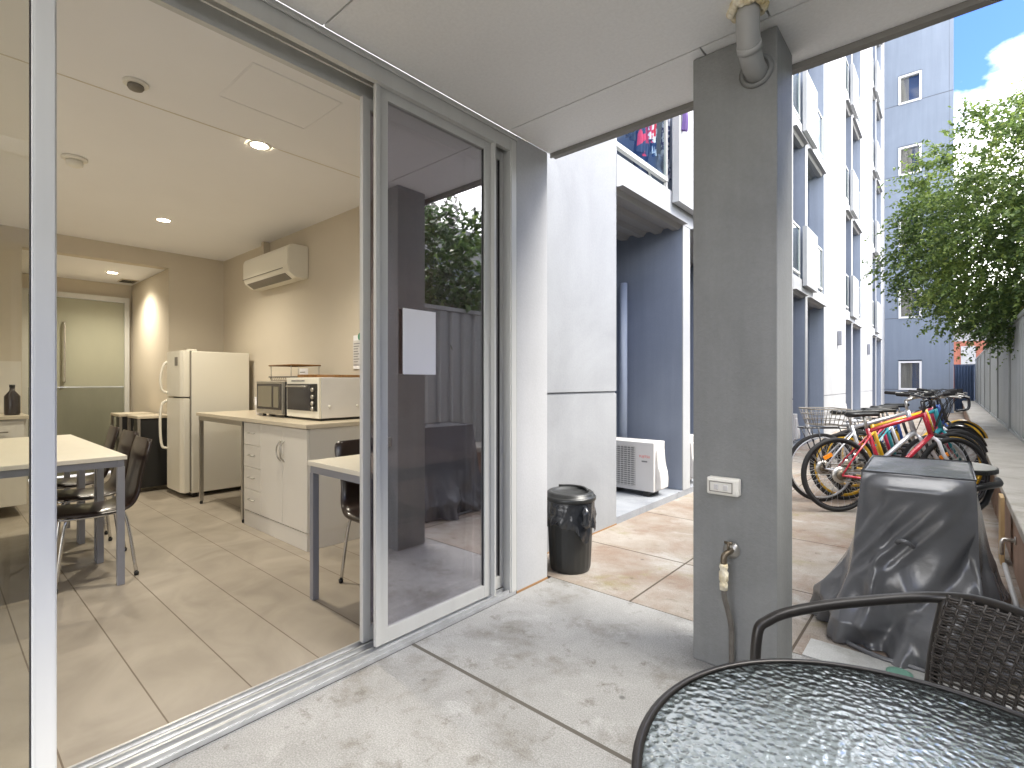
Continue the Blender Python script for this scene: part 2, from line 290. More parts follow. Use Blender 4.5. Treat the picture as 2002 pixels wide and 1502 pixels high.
# ---------------------------------------------------------------- mesh helpers
def BM(): return bmesh.new()
def box(bm, x0, x1, y0, y1, z0, z1, bev=0, seg=2):
    vs = [bm.verts.new(c) for c in ((x0, y0, z0), (x1, y0, z0), (x1, y1, z0), (x0, y1, z0), (x0, y0, z1), (x1, y0, z1), (x1, y1, z1), (x0, y1, z1))]
    fs = [bm.faces.new([vs[i] for i in f]) for f in ((0, 3, 2, 1), (4, 5, 6, 7), (0, 1, 5, 4), (1, 2, 6, 5), (2, 3, 7, 6), (3, 0, 4, 7))]
    if bev:
        es = list({e for f in fs for e in f.edges}); bmesh.ops.bevel(bm, geom=es, offset=bev, segments=seg, profile=.5, affect='EDGES')
    return bm
def frame_dirs(d):
    d = d.normalized(); a = Vector((0, 0, 1)) if abs(d.z) < .9 else Vector((1, 0, 0)); u = d.cross(a).normalized(); return u, d.cross(u).normalized()
def tube(bm, pts, r, seg=8, closed=False, caps=True):
    pts = [Vector(p) for p in pts]; n = len(pts); rings = []
    rr = r if isinstance(r, (list, tuple)) else [r] * n
    u = None
    for i, p in enumerate(pts):
        if closed: d = pts[(i + 1) % n] - pts[i - 1]
        else: d = pts[min(i + 1, n - 1)] - pts[max(i - 1, 0)]
        d.normalize()
        if u is None: u, v = frame_dirs(d)
        else:
            u = (u - d * u.dot(d)).normalized(); v = d.cross(u)
        rings.append([bm.verts.new(p + (u * math.cos(2 * PI * k / seg) + v * math.sin(2 * PI * k / seg)) * rr[i]) for k in range(seg)])
    m = n if closed else n - 1
    for i in range(m):
        a, b = rings[i], rings[(i + 1) % n]
        for k in range(seg):
            f = bm.faces.new((a[k], a[(k + 1) % seg], b[(k + 1) % seg], b[k])); f.smooth = True
    if caps and not closed:
        bm.faces.new(rings[0][::-1]); bm.faces.new(rings[-1])
    return bm
def bend(pts, rad=.04, n=5):
    """polyline with rounded corners"""
    P = [Vector(p) for p in pts]; o = [P[0]]
    for i in range(1, len(P) - 1):
        a = P[i - 1] - P[i]; b = P[i + 1] - P[i]; ra = min(rad, a.length * .45, b.length * .45); a = P[i] + a.normalized() * ra; b = P[i] + b.normalized() * ra
        for k in range(n + 1):
            t = k / n; o.append(a * (1 - t) ** 2 + P[i] * 2 * t * (1 - t) + b * t * t)
    o.append(P[-1]); return o
def spline(pts, n=8):
    P = [Vector(p) for p in pts]; P = [P[0] * 2 - P[1]] + P + [P[-1] * 2 - P[-2]]; o = []
    for i in range(1, len(P) - 2):
        for k in range(n):
            t = k / n; a, b, c, d = P[i - 1], P[i], P[i + 1], P[i + 2]
            o.append(.5 * ((2 * b) + (c - a) * t + (2 * a - 5 * b + 4 * c - d) * t * t + (3 * b - a - 3 * c + d) * t ** 3))
    o.append(P[-2]); return o
def lathe(bm, prof, c=(0, 0, 0), seg=32, axis='Z', cap=True, fn=None):
    c = Vector(c); rings = []
    for r, z in prof:
        ring = []
        for k in range(seg):
            a = 2 * PI * k / seg; rr = r if fn is None else r * fn(a, z)
            v = Vector((rr * math.cos(a), rr * math.sin(a), z))
            if axis == 'X': v = Vector((v.z, v.x, v.y))
            if axis == 'Y': v = Vector((v.x, v.z, v.y))
            ring.append(bm.verts.new(c + v))
        rings.append(ring)
    for i in range(len(rings) - 1):
        for k in range(seg):
            f = bm.faces.new((rings[i][k], rings[i][(k + 1) % seg], rings[i + 1][(k + 1) % seg], rings[i + 1][k])); f.smooth = True
    if cap:
        for r_, rv in ((rings[0], True), (rings[-1], False)):
            try: bm.faces.new(r_[::-1] if rv else r_)
            except ValueError: pass
    return bm
def prism(bm, pts2, a0, a1, plane='XZ', bev=0):
    """outline extruded; plane XZ extrudes along Y, YZ along X, XY along Z"""
    def mk(p, q):
        return {'XZ': (p[0], q, p[1]), 'YZ': (q, p[0], p[1]), 'XY': (p[0], p[1], q)}[plane]
    A = [bm.verts.new(mk(p, a0)) for p in pts2]; B = [bm.verts.new(mk(p, a1)) for p in pts2]; n = len(A); fs = []
    fs.append(bm.faces.new(A)); fs.append(bm.faces.new(B[::-1]))
    for i in range(n): fs.append(bm.faces.new((A[i], B[i], B[(i + 1) % n], A[(i + 1) % n])))
    if bev:
        bmesh.ops.bevel(bm, geom=list({e for f in fs for e in f.edges}), offset=bev, segments=2, affect='EDGES')
    return bm
def obj(name, bm, m, parent=None, smooth=False, world=True):
    """link bm as ONE mesh; with a parent, world coordinates are shifted to the parent's base (world=False: already local)"""
    bmesh.ops.recalc_face_normals(bm, faces=bm.faces)
    if parent is not None:
        if world:
            off = Vector(parent.get('_o', (0, 0, 0))); bmesh.ops.translate(bm, vec=-off, verts=bm.verts)
        loc = Vector((0, 0, 0))
    else:
        xs = [v.co for v in bm.verts]
        loc = Vector(((min(v.x for v in xs) + max(v.x for v in xs)) / 2, (min(v.y for v in xs) + max(v.y for v in xs)) / 2, min(v.z for v in xs))) if world else Vector((0, 0, 0))
        bmesh.ops.translate(bm, vec=-loc, verts=bm.verts)
    me = bpy.data.meshes.new(name)
    if smooth:
        for f in bm.faces: f.smooth = True
    bm.to_mesh(me); bm.free(); me.materials.append(m)
    o = bpy.data.objects.new(name, me); sc.collection.objects.link(o); o.location = loc
    if parent is not None:
        o.parent = parent
        if world: o['_o'] = tuple(off)
    return o
def thing(name, label, cat, loc=(0, 0, 0), rotz=0, group=None, local=False):
    o = bpy.data.objects.new(name, None); sc.collection.objects.link(o); o.empty_display_size = .1
    o.location = loc; o.rotation_euler = (0, 0, rotz); o['label'] = label; o['category'] = cat
    if group: o['group'] = group
    o['_o'] = (0, 0, 0) if local else tuple(loc)
    return o
def tag(o, label, cat, group=None):
    o['label'] = label; o['category'] = cat
    if group: o['group'] = group
    return o
def struct(name, bm, m):
    o = obj(name, bm, m, world=False); o['kind'] = 'structure'; return o
def dup(root, loc, rotz=None, label=None, group=None):
    def cp(o, par):
        c = o.copy(); sc.collection.objects.link(c); c.parent = par
        for ch in kids.get(o.name, ()): cp(ch, c)
        return c
    kids = {}
    for o in sc.objects:
        if o.parent: kids.setdefault(o.parent.name, []).append(o)
    c = cp(root, None); c.location = loc
    if rotz is not None: c.rotation_euler = (0, 0, rotz)
    if label: c['label'] = label
    if group: c['group'] = group
    return c
def text_bm(s, size, ext=.001):
    cu = bpy.data.curves.new('t', 'FONT'); cu.body = s; cu.size = size; cu.extrude = ext; cu.align_x = 'CENTER'
    o = bpy.data.objects.new('t', cu); sc.collection.objects.link(o); dg = bpy.context.evaluated_depsgraph_get(); me = bpy.data.meshes.new_from_object(o.evaluated_get(dg))
    b = bmesh.new(); b.from_mesh(me); bpy.data.objects.remove(o); bpy.data.meshes.remove(me); return b

# ================================================================ SETTING
struct('ground', box(BM(), -60, 60, -40, 90, -.4, -.06), M['soil'])
struct('patio_slab', box(BM(), -1.865, .65, -4, 2.515, -.055, 0), M['patio'])
struct('lane_paving', box(BM(), -2.14, .65, 2.52, 27.0, -.055, 0), M['lane'])
b = BM(); box(b, -.50, .26, 2.515, 2.70, -.02, .006); struct('drain_strip', b, M['drain'])
# soffit over the patio: sheets with open joints under a backing slab
b = BM(); g = .004
for x0, x1, y0, y1 in ((-1.87, .24, -1.1, 1.02 - g), (-1.87, -.53 - g, 1.02 + g, 2.12 - g), (-.53 + g, .24, 1.02 + g, 2.12 - g),
                       (-1.87, -.80 - g, 2.12 + g, 2.50), (-.80 + g, .24, 2.12 + g, 2.50)):
    box(b, x0, x1, y0, y1, 2.60, 2.625)
so = struct('soffit', b, M['soffit'])
struct('soffit_backing', box(BM(), -1.87, .24, -1.098, 2.498, 2.627, 2.84), M['dark_gap'])
b = BM(); box(b, -1.866, .255, 2.502, 2.515, 2.575, 2.86); box(b, -1.866, .255, 2.515, 2.56, 2.585, 2.60); struct('soffit_edge_trim', b, M['trim_grey'])

# ---- kitchen room
XI = -2.03
struct('kitchen_floor', box(BM(), -8.6, XI, -3.0, 2.42, -.055, -.001), M['tiles'])
b = BM(); box(b, -3.28, XI + .01, -3.0, 2.42, 2.70, 2.82); box(b, -6.87, -3.288, -3.0, 2.42, 2.704, 2.82)
struct('kitchen_ceiling', b, M['int_ceil'])
struct('alcove_ceiling', box(BM(), -8.6, -7.0, .5, 1.95, 2.52, 2.60), M['int_ceil'])
struct('kitchen_side_wall', box(BM(), -8.7, -2.02, 2.42, 2.478, -.05, 2.9), M['int_wall'])
struct('kitchen_near_wall', box(BM(), -8.7, -1.9, -3.12, -3.0, -.05, 2.9), M['int_wall'])
b = BM(); box(b, -7.0, -6.87, 1.83, 2.42, 0, 2.704); box(b, -7.0, -6.87, .60, 1.83, 2.52, 2.704); box(b, -7.0, -6.87, -3.0, .60, 0, 2.704)
struct('kitchen_back_wall', b, M['int_wall'])
struct('alcove_side_wall', box(BM(), -8.6, -7.002, 1.83, 1.95, 0, 2.518), M['int_wall'])
b = BM(); box(b, -8.7, -8.5, 1.79, 1.828, 0, 2.518); box(b, -8.7, -8.5, .5, .73, 0, 2.518); box(b, -8.7, -8.5, .73, 1.79, 2.34, 2.518); box(b, -8.6, -7.002, .46, .598, 0, 2.518)
struct('alcove_end_wall', b, M['int_wall'])
struct('ceiling_joint', box(BM(), -3.288, -3.280, -3.0, 2.418, 2.6985, 2.703), M['int_wall'])
# hatch in the ceiling
t = thing('ceiling_hatch', 'flush square access hatch in the white kitchen ceiling near the door', 'hatch', (-2.69, 1.23, 2.695))
b = BM()
for x0, x1, y0, y1 in ((-2.904, -2.899, .996, 1.464), (-2.481, -2.476, .996, 1.464), (-2.899, -2.481, .996, 1.001), (-2.899, -2.481, 1.459, 1.464)): box(b, x0, x1, y0, y1, 2.6975, 2.6995)
obj('hatch_frame', b, M['int_ceil'], t); obj('hatch_panel', box(BM(), -2.896, -2.484, 1.004, 1.456, 2.6985, 2.6998), M['int_ceil'], t)

# downlights: fitting plus its own lamp
def downlight(x, y, z, label, power):
    t = thing('downlight', label, 'ceiling light', (x, y, z), 0, 'round downlights in the kitchen ceiling', local=True)
    obj('trim_ring', lathe(BM(), [(.050, -.001), (.052, -.006), (.066, -.005), (.070, -.0005)], seg=28, cap=False), M['plastic_white'], t, world=False)
    obj('diffuser', lathe(BM(), [(.0005, -.004), (.050, -.003)], seg=28), M['lampglow'], t, world=False)
    l = bpy.data.lights.new('downlight_lamp', 'SPOT'); l.energy = power; l.spot_size = R(140); l.spot_blend = .9; l.color = (1, .91, .75); l.shadow_soft_size = .05
    lo = bpy.data.objects.new('downlight_lamp', l); sc.collection.objects.link(lo); lo.location = (0, 0, -.02); lo.parent = t
    return t
DL = 20
downlight(-3.316, 1.376, 2.70, 'lit round downlight nearest the sliding door', DL)
downlight(-5.529, 1.433, 2.704, 'lit round downlight in the main ceiling nearest the fridge', DL)
downlight(-7.65, 1.457, 2.52, 'lit round downlight in the lower alcove ceiling', DL * .9)
for x, y in ((-3.3, -1.3), (-5.5, -1.3), (-5.3, 2.05)):  # added lamps out of view, there to light the left of the kitchen
    if y < 0: downlight(x, y, 2.704, 'added unseen round downlight lighting the left part of the kitchen, %s the door' % ('nearer' if x > -4 else 'farther from'), DL)
# detectors
t = thing('smoke_detector', 'domed smoke detector with dark slotted base on the kitchen ceiling', 'smoke detector', (-3.093, .682, 2.70), local=True)
obj('base', lathe(BM(), [(.055, 0), (.056, -.008), (.05, -.014)], seg=28), M['plastic_white'], t, world=False)
obj('sensor_head', lathe(BM(), [(.034, -.014), (.036, -.024), (.030, -.034), (.012, -.038)], seg=24), M['seal'], t, world=False)
t = thing('heat_detector', 'white ceiling sensor with round dome left of the downlights', 'ceiling sensor', (-4.449, .644, 2.704), local=True)
obj('base', lathe(BM(), [(.070, 0), (.071, -.012), (.06, -.020)], seg=28), M['plastic_white'], t, world=False)
obj('sensor_head', lathe(BM(), [(.046, -.020), (.045, -.05), (.03, -.060), (.008, -.062)], seg=24), M['plastic_white'], t, world=False)
t = thing('ceiling_vent', 'small dark slotted air vent in the alcove ceiling corner', 'vent', (-8.13, 1.72, 2.52))
b = BM(); box(b, -8.25, -8.0, 1.62, 1.80, 2.512, 2.519); obj('vent_frame', b, M['int_wall'], t)
b = BM(); [box(b, -8.24 + i * .045, -8.22 + i * .045, 1.635, 1.785, 2.5085, 2.5118) for i in range(5)]; obj('vent_slot', b, M['dark_gap'], t)

# ---- alcove door (frosted, with two pull handles)
t = thing('alcove_door', 'green tinted glass door with long pull handle in the alcove', 'door', (-8.49, 1.26, 0))
b = BM(); box(b, -8.498, -8.42, .735, .79, 0, 2.33); box(b, -8.498, -8.42, 1.735, 1.788, 0, 2.33); box(b, -8.498, -8.42, .79, 1.735, 2.27, 2.33)
obj('door_frame', b, M['alu'], t)
lf = obj('door_leaf', box(BM(), -8.48, -8.455, .79, 1.735, 1.135, 2.265), M['frosted'], t)
obj('handle', tube(BM(), bend([(-8.455, 1.12, 1.20), (-8.40, 1.12, 1.20), (-8.40, 1.12, 1.95), (-8.455, 1.12, 1.95)], .03), .013), M['chrome'], lf)
obj('handle', tube(BM(), bend([(-8.455, .98, 1.25), (-8.41, .98, 1.25), (-8.41, .98, 1.90), (-8.455, .98, 1.90)], .03), .010), M['chrome'], lf)
obj('lower_panel', box(BM(), -8.478, -8.457, .79, 1.735, .02, 1.134), M['frosted_low'], t)
# side counter at the far left behind the glass
t = thing('side_counter', 'beige kitchen counter with drawers against the back wall behind the left pane', 'kitchen counter', (-6.55, -.4, 0))
obj('cabinet', box(BM(), -6.868, -6.29, -1.6, .58, .10, .865), M['white_lam'], t)
obj('worktop', box(BM(), -6.868, -6.25, -1.6, .60, .868, .90, .004), M['bench_top'], t)
for k in range(3):
    d = obj('drawer', box(BM(), -6.289, -6.272, -.56 + k * .38 - .005, -.56 + k * .38 + .365, .66, .855, .003), M['white_lam'], t)
    obj('handle', tube(BM(), [(-6.255, -.45 + k * .38, .76), (-6.255, -.30 + k * .38, .76)], .006), M['seal'], d)
t = thing('splashback', 'pale tiled splashback above the side counter', 'splashback', (-6.868, -.4, .905))
obj('tile_panel', box(BM(), -6.869, -6.861, -1.6, .595, .905, 1.40), M['white_lam'], t)
t = thing('dark_bottle', 'dark bottle standing at the end of the side counter', 'bottle', (-6.45, .50, .90), local=True)
obj('body', lathe(BM(), [(.05, 0), (.055, .02), (.055, .17), (.02, .22), (.018, .25)], seg=20), M['chair_shell'], t, world=False); obj('cap', lathe(BM(), [(.02, .25), (.02, .275)], seg=16), M['black'], t, world=False)

# ---- metal trolleys in the alcove
def trolley(x, y, label):
    t = thing('metal_trolley', label, 'trolley', (x, y, 0), 0, 'dark trolleys beside the alcove door')
    b = BM()
    for sx in (-.2, .2):
        for sy in (-.15, .15): box(b, x + sx - .012, x + sx + .012, y + sy - .012, y + sy + .012, .03, .80)
    obj('frame', b, M['seal'], t); obj('top', box(BM(), x - .215, x + .215, y - .165, y + .165, .80, .83, .004), M['bench_top'], t)
    obj('side_panel', box(BM(), x + .02, x + .20, y - .155, y + .15, .05, .79), M['black'], t)
    for z in (.22, .42, .62):
        s = obj('shelf', box(BM(), x - .188, x + .018, y - .14, y + .14, z, z + .012), M['steel'], t)
        for k in range(2): obj('jar', lathe(BM(), [(.035, z + .013), (.04, z + .05), (.03, z + .10)], c=(x - .13 + k * .085, y - .09, 0), seg=12), M['seal'], s)
    for sx in (-.2, .2):
        for sy in (-.15, .15): obj('castor', lathe(BM(), [(.018, -.01), (.018, .01)], c=(x + sx, y + sy, .018), seg=12, axis='Y'), M['rubber'], t)
    return t
trolley(-7.42, 1.60, 'dark metal trolley with jars left of the fridge, against the alcove wall')
trolley(-6.83, 1.64, 'narrow dark trolley tucked directly behind the fridge handle side')

# ---- fridge
t = thing('fridge', 'tall white two-door fridge freezer beside the bench', 'fridge', (-6.22, 2.0, 0))
obj('body', box(BM(), -6.50, -5.95, 1.79, 2.36, .045, 1.52, .006), M['fridge'], t)
b = BM(); box(b, -6.49, -5.96, 1.774, 1.789, .07, 1.50); obj('door_seal', b, M['seal'], t)
d1 = obj('freezer_door', prism(BM(), [(-6.50, 1.773), (-6.50, 1.72), (-6.44, 1.70), (-6.01, 1.70), (-5.95, 1.72), (-5.95, 1.773)], 1.045, 1.525, 'XY', .006), M['fridge'], t)
d2 = obj('fridge_door', prism(BM(), [(-6.50, 1.773), (-6.50, 1.72), (-6.44, 1.70), (-6.01, 1.70), (-5.95, 1.72), (-5.95, 1.773)], .055, 1.030, 'XY', .006), M['fridge'], t)
obj('handle', tube(BM(), spline([(-6.45, 1.705, 1.08), (-6.455, 1.655, 1.12), (-6.455, 1.645, 1.25), (-6.45, 1.67, 1.38), (-6.45, 1.705, 1.42)]), .013), M['fridge'], d1)
obj('handle', tube(BM(), spline([(-6.45, 1.705, 1.00), (-6.455, 1.655, .95), (-6.455, 1.64, .75), (-6.455, 1.655, .52), (-6.45, 1.705, .48)]), .013), M['fridge'], d2)
obj('energy_sticker', box(BM(), -6.17, -6.08, 1.697, 1.6995, 1.37, 1.46), M['seal'], d1)
b = BM(); box(b, -6.02, -5.96, 1.76, 1.84, 1.52, 1.54, .004); obj('hinge_cover', b, M['fridge'], t)
[obj('foot', lathe(BM(), [(.02, 0), (.02, .045)], c=(x, y, 0), seg=10), M['black'], t) for x in (-6.45, -6.0) for y in (1.84, 2.30)]
obj('kick_vent', box(BM(), -6.49, -5.96, 1.80, 1.83, .008, .044), M['black'], t)

# ---- kitchen bench
t = thing('kitchen_bench', 'long cream topped bench with white drawer cabinet on steel legs', 'bench', (-4.5, 2.05, 0))
obj('worktop', box(BM(), -5.64, -3.42, 1.735, 2.40, .868, .90, .003), M['bench_top'], t)
b = BM(); box(b, -5.62, -4.56, 1.75, 1.785, .825, .866); box(b, -5.62, -5.585, 1.787, 2.38, .825, .866); obj('apron', b, M['steel'], t)
for x, y in ((-5.60, 1.768), (-5.60, 2.37), (-4.575, 1.768)):
    l_ = obj('leg', box(BM(), x - .016, x + .016, y - .016, y + .016, .03, .824), M['steel'], t)
    obj('foot', lathe(BM(), [(.012, 0), (.015, .008), (.012, .03)], c=(x, y, 0), seg=12), M['black'], l_)
obj('cabinet', box(BM(), -4.53, -3.436, 1.77, 2.38, .125, .866), M['white_lam'], t)
obj('plinth', box(BM(), -4.53, -3.445, 1.755, 2.37, 0, .123), M['white_lam'], t)
for k in range(4):
    z0 = .13 + k * .183
    d = obj('drawer', box(BM(), -4.526, -4.196, 1.751, 1.769, z0, z0 + .180, .002), M['white_lam'], t)
    obj('handle', tube(BM(), bend([(-4.41, 1.751, z0 + .10), (-4.41, 1.728, z0 + .10), (-4.31, 1.728, z0 + .10), (-4.31, 1.751, z0 + .10)], .012), .004, 6), M['steel'], d)
for k in range(2):
    x0 = -4.192 + k * .379
    d = obj('door', box(BM(), x0, x0 + .376, 1.751, 1.769, .13, .862, .002), M['white_lam'], t)
    hx = x0 + .35 if k == 0 else x0 + .028
    obj('handle', tube(BM(), spline([(hx, 1.751, .60), (hx, 1.725, .635), (hx + (.012 if k else -.012), 1.722, .68), (hx, 1.725, .725), (hx, 1.751, .76)], 6), .0055, 6), M['steel'], d)
# ---- microwave, oven and clutter on the bench
t = thing('microwave', 'silver microwave with dark door frame on the bench', 'microwave', (-4.46, 2.12, .90))
obj('body', box(BM(), -4.70, -4.20, 1.955, 2.30, .925, 1.205, .005), M['black'], t)
fr = obj('door', box(BM(), -4.70, -4.20, 1.925, 1.953, .925, 1.205, .005), M['steel'], t)
obj('window_frame', box(BM(), -4.685, -4.215, 1.921, 1.9245, .965, 1.185), M['oven_glass'], fr)
obj('window', box(BM(), -4.655, -4.385, 1.9175, 1.9205, .985, 1.165), M['mw_window'], fr)
obj('control_panel', box(BM(), -4.345, -4.255, 1.9175, 1.9205, .985, 1.16), M['mw_window'], fr)
[obj('foot', lathe(BM(), [(.015, .901), (.015, .925)], c=(x, y, 0), seg=10), M['black'], t) for x in (-4.66, -4.24) for y in (1.98, 2.27)]
t = thing('toaster_oven', 'large white benchtop oven with dark glass door and knobs', 'benchtop oven', (-3.88, 2.16, .90))
obj('body', box(BM(), -4.15, -3.63, 1.965, 2.37, .92, 1.235, .004), M['ac_white'], t)
fr = obj('front_panel', box(BM(), -4.15, -3.63, 1.94, 1.963, .92, 1.235, .004), M['fridge'], t)
obj('glass_door', box(BM(), -4.125, -3.745, 1.931, 1.9385, .975, 1.185, .003), M['oven_glass'], fr)
obj('control_panel', box(BM(), -3.742, -3.645, 1.934, 1.9385, .975, 1.185), M['black'], fr)
for z in (1.035, 1.085, 1.14, .995): obj('knob', lathe(BM(), [(.014, 0), (.017, -.012), (.013, -.02)], c=(-3.693, 1.934, z), seg=16, axis='Y'), M['steel'], fr)
obj('handle', tube(BM(), bend([(-4.09, 1.931, 1.165), (-4.09, 1.905, 1.165), (-3.78, 1.905, 1.165), (-3.78, 1.931, 1.165)], .012), .006, 8), M['steel'], fr)
b = text_bm('ELECTRIC OVEN', .028, .0008); bmesh.ops.rotate(b, matrix=Matrix.Rotation(PI / 2, 3, 'X'), verts=b.verts); bmesh.ops.translate(b, vec=(-3.93, 1.939, 1.198), verts=b.verts)
b.free()
b = BM(); [box(b, -4.06 + i * .022, -4.06 + i * .022 + .014, 1.9375, 1.9395, 1.203, 1.215) for i in range(10)]; obj('badge', b, M['ink'], fr)
b = BM(); [lathe(b, [(.011, 0), (.008, .006)], c=(-3.63, y, 1.01), seg=12, axis='X') for y in (2.03, 2.27)]; obj('side_stud', b, M['plastic_white'], t)
obj('foot_rail', box(BM(), -4.12, -3.65, 1.97, 2.34, .901, .919), M['black'], t)
# dish rack
t = thing('wire_rack', 'two tier wire rack on top of the microwave', 'wire rack', (-4.42, 2.12, 1.207))
for z0, m_ in ((1.215, 'seal'), (1.315, 'board')):
    b = BM(); tube(b, bend([(-4.62, 2.0, z0 + .03), (-4.2, 2.0, z0 + .03), (-4.2, 2.27, z0 + .03), (-4.62, 2.27, z0 + .03), (-4.62, 2.0, z0 + .03)], .02), .006, 6)
    if z0 < 1.3:
        for i in range(12): tube(b, [(-4.60 + i * .036, 2.0, z0 + .03), (-4.60 + i * .036, 2.01, z0), (-4.60 + i * .036, 2.26, z0), (-4.60 + i * .036, 2.27, z0 + .03)], .003, 5)
    else:
        for i in range(8): tube(b, [(-4.60 + i * .055, 2.0, z0 + .03), (-4.60 + i * .055, 2.27, z0 + .03)], .003, 5)
    obj('tier', b, M[m_], t)
b = BM(); [tube(b, [(x, y, 1.21), (x, y, 1.345)], .004, 5) for x in (-4.6, -4.22) for y in (2.01, 2.26)]; obj('post', b, M['steel'], t)
o = obj('cooling_rack', box(BM(), -4.13, -4.02, 2.02, 2.30, 1.237, 1.262, .003), M['board']); tag(o, 'thin brown wooden tray lying on the white oven next to the wire rack', 'tray')
o = obj('chopping_board', box(BM(), -4.0, -3.72, 2.12, 2.36, 1.237, 1.258, .004), M['board']); tag(o, 'brown wooden chopping board lying on the white oven', 'chopping board')
t = thing('paper_notice', 'small white notice with writing standing behind the microwave', 'notice', (-4.70, 2.36, .905))
obj('sheet', box(BM(), -4.78, -4.62, 2.360, 2.366, .91, 1.33), M['paper'], t)
b = BM(); [box(b, -4.765, -4.765 + random.uniform(.08, .13), 2.357, 2.359, 1.14 + i * .03, 1.147 + i * .03) for i in range(6)]; obj('writing', b, M['ink'], t)
for x, y, lab in ((-4.80, 1.99, 'stack of white paper cups between fridge and microwave'), (-4.73, 2.08, 'shorter white cup stack directly beside the microwave')):
    t = thing('cup_stack', lab, 'cups', (x, y, .90), 0, 'white cup stacks on the bench', local=True)
    pr = [(.028, 0), (.036, .09)]
    for i in range(4): pr += [(.039, .092 + i * .022), (.039, .097 + i * .022), (.035, .098 + i * .022)]
    obj('cup', lathe(BM(), pr, seg=20), M['paper'], t, world=False)
# wall items
t = thing('leaflet_holder', 'clear leaflet holder with a green logo on the side wall', 'leaflet holder', (-3.83, 2.415, 1.30))
obj('back_plate', box(BM(), -3.91, -3.75, 2.408, 2.418, 1.31, 1.60, .002), M['int_ceil'], t)
obj('leaflet', box(BM(), -3.90, -3.76, 2.399, 2.407, 1.35, 1.555), M['ac_white'], t)
obj('logo', lathe(BM(), [(.033, 0), (.033, -.003)], c=(-3.80, 2.407, 1.585), seg=18, axis='Y'), M['green_ink'], t)
b = BM(); [box(b, -3.885, -3.885 + random.uniform(.06, .11), 2.3965, 2.3985, 1.37 + i * .022, 1.376 + i * .022) for i in range(8)]; obj('writing', b, M['ink'], t)
t = thing('split_air_conditioner', 'white wall mounted air conditioner above the bench', 'air conditioner', (-5.2, 2.33, 2.2))
prof = [(2.418, 2.20), (2.30, 2.20), (2.235, 2.245), (2.215, 2.30), (2.215, 2.46), (2.235, 2.50), (2.27, 2.515), (2.418, 2.515)]
obj('body', prism(BM(), prof, -5.75, -4.72, 'YZ', .006), M['fridge'], t)
obj('louvre', prism(BM(), [(2.299, 2.193), (2.231, 2.238), (2.236, 2.243), (2.302, 2.199)], -5.68, -4.82, 'YZ'), M['seal'], t)
obj('louvre', prism(BM(), [(2.214, 2.285), (2.211, 2.285), (2.211, 2.291), (2.214, 2.291)], -5.75, -4.82, 'YZ'), M['seal'], t)
obj('conduit', box(BM(), -5.62, -5.56, 2.35, 2.418, 2.517, 2.70), M['int_wall'], t)
b = BM(); tube(b, bend([(-3.50, 2.40, 1.05), (-3.42, 2.36, 1.02), (-3.40, 2.36, .60), (-3.41, 2.37, .45)], .03), .006, 6); o = obj('power_cord', b, M['black']); tag(o, 'black power cord hanging at the end of the bench', 'cord')

# ---- dining tables and shell chairs
def desk(x0, x1, y0, y1, label):
    t = thing('dining_table', label, 'table', ((x0 + x1) / 2, (y0 + y1) / 2, 0), 0, 'white kitchen tables with grey square legs'); H_ = .765
    obj('tabletop', box(BM(), x0, x1, y0, y1, H_ - .025, H_, .002), M['table_white'], t)
    b = BM(); e = .012; box(b, x0 + e, x1 - e, y0 + e, y0 + e + .03, H_ - .065, H_ - .026); box(b, x0 + e, x1 - e, y1 - e - .03, y1 - e, H_ - .065, H_ - .026)
    box(b, x0 + e, x0 + e + .03, y0 + e + .031, y1 - e - .031, H_ - .065, H_ - .026); box(b, x1 - e - .03, x1 - e, y0 + e + .031, y1 - e - .031, H_ - .065, H_ - .026); obj('apron', b, M['table_leg'], t)
    for x in (x0 + .027, x1 - .027):
        for y in (y0 + .027, y1 - .027): obj('leg', box(BM(), x - .018, x + .018, y - .018, y + .018, 0, H_ - .066, .002), M['table_leg'], t)
    return t
desk(-4.305, -3.700, -.62, .775, 'white table with grey legs nearest the door, end of the row')
desk(-4.915, -4.310, -.62, .775, 'white table in the middle of the row of three')
desk(-5.525, -4.920, -.62, .775, 'white table farthest from the door in the row of three')
desk(-2.695, -2.075, 1.375, 2.35, 'white table with grey legs standing alone against the right pane')

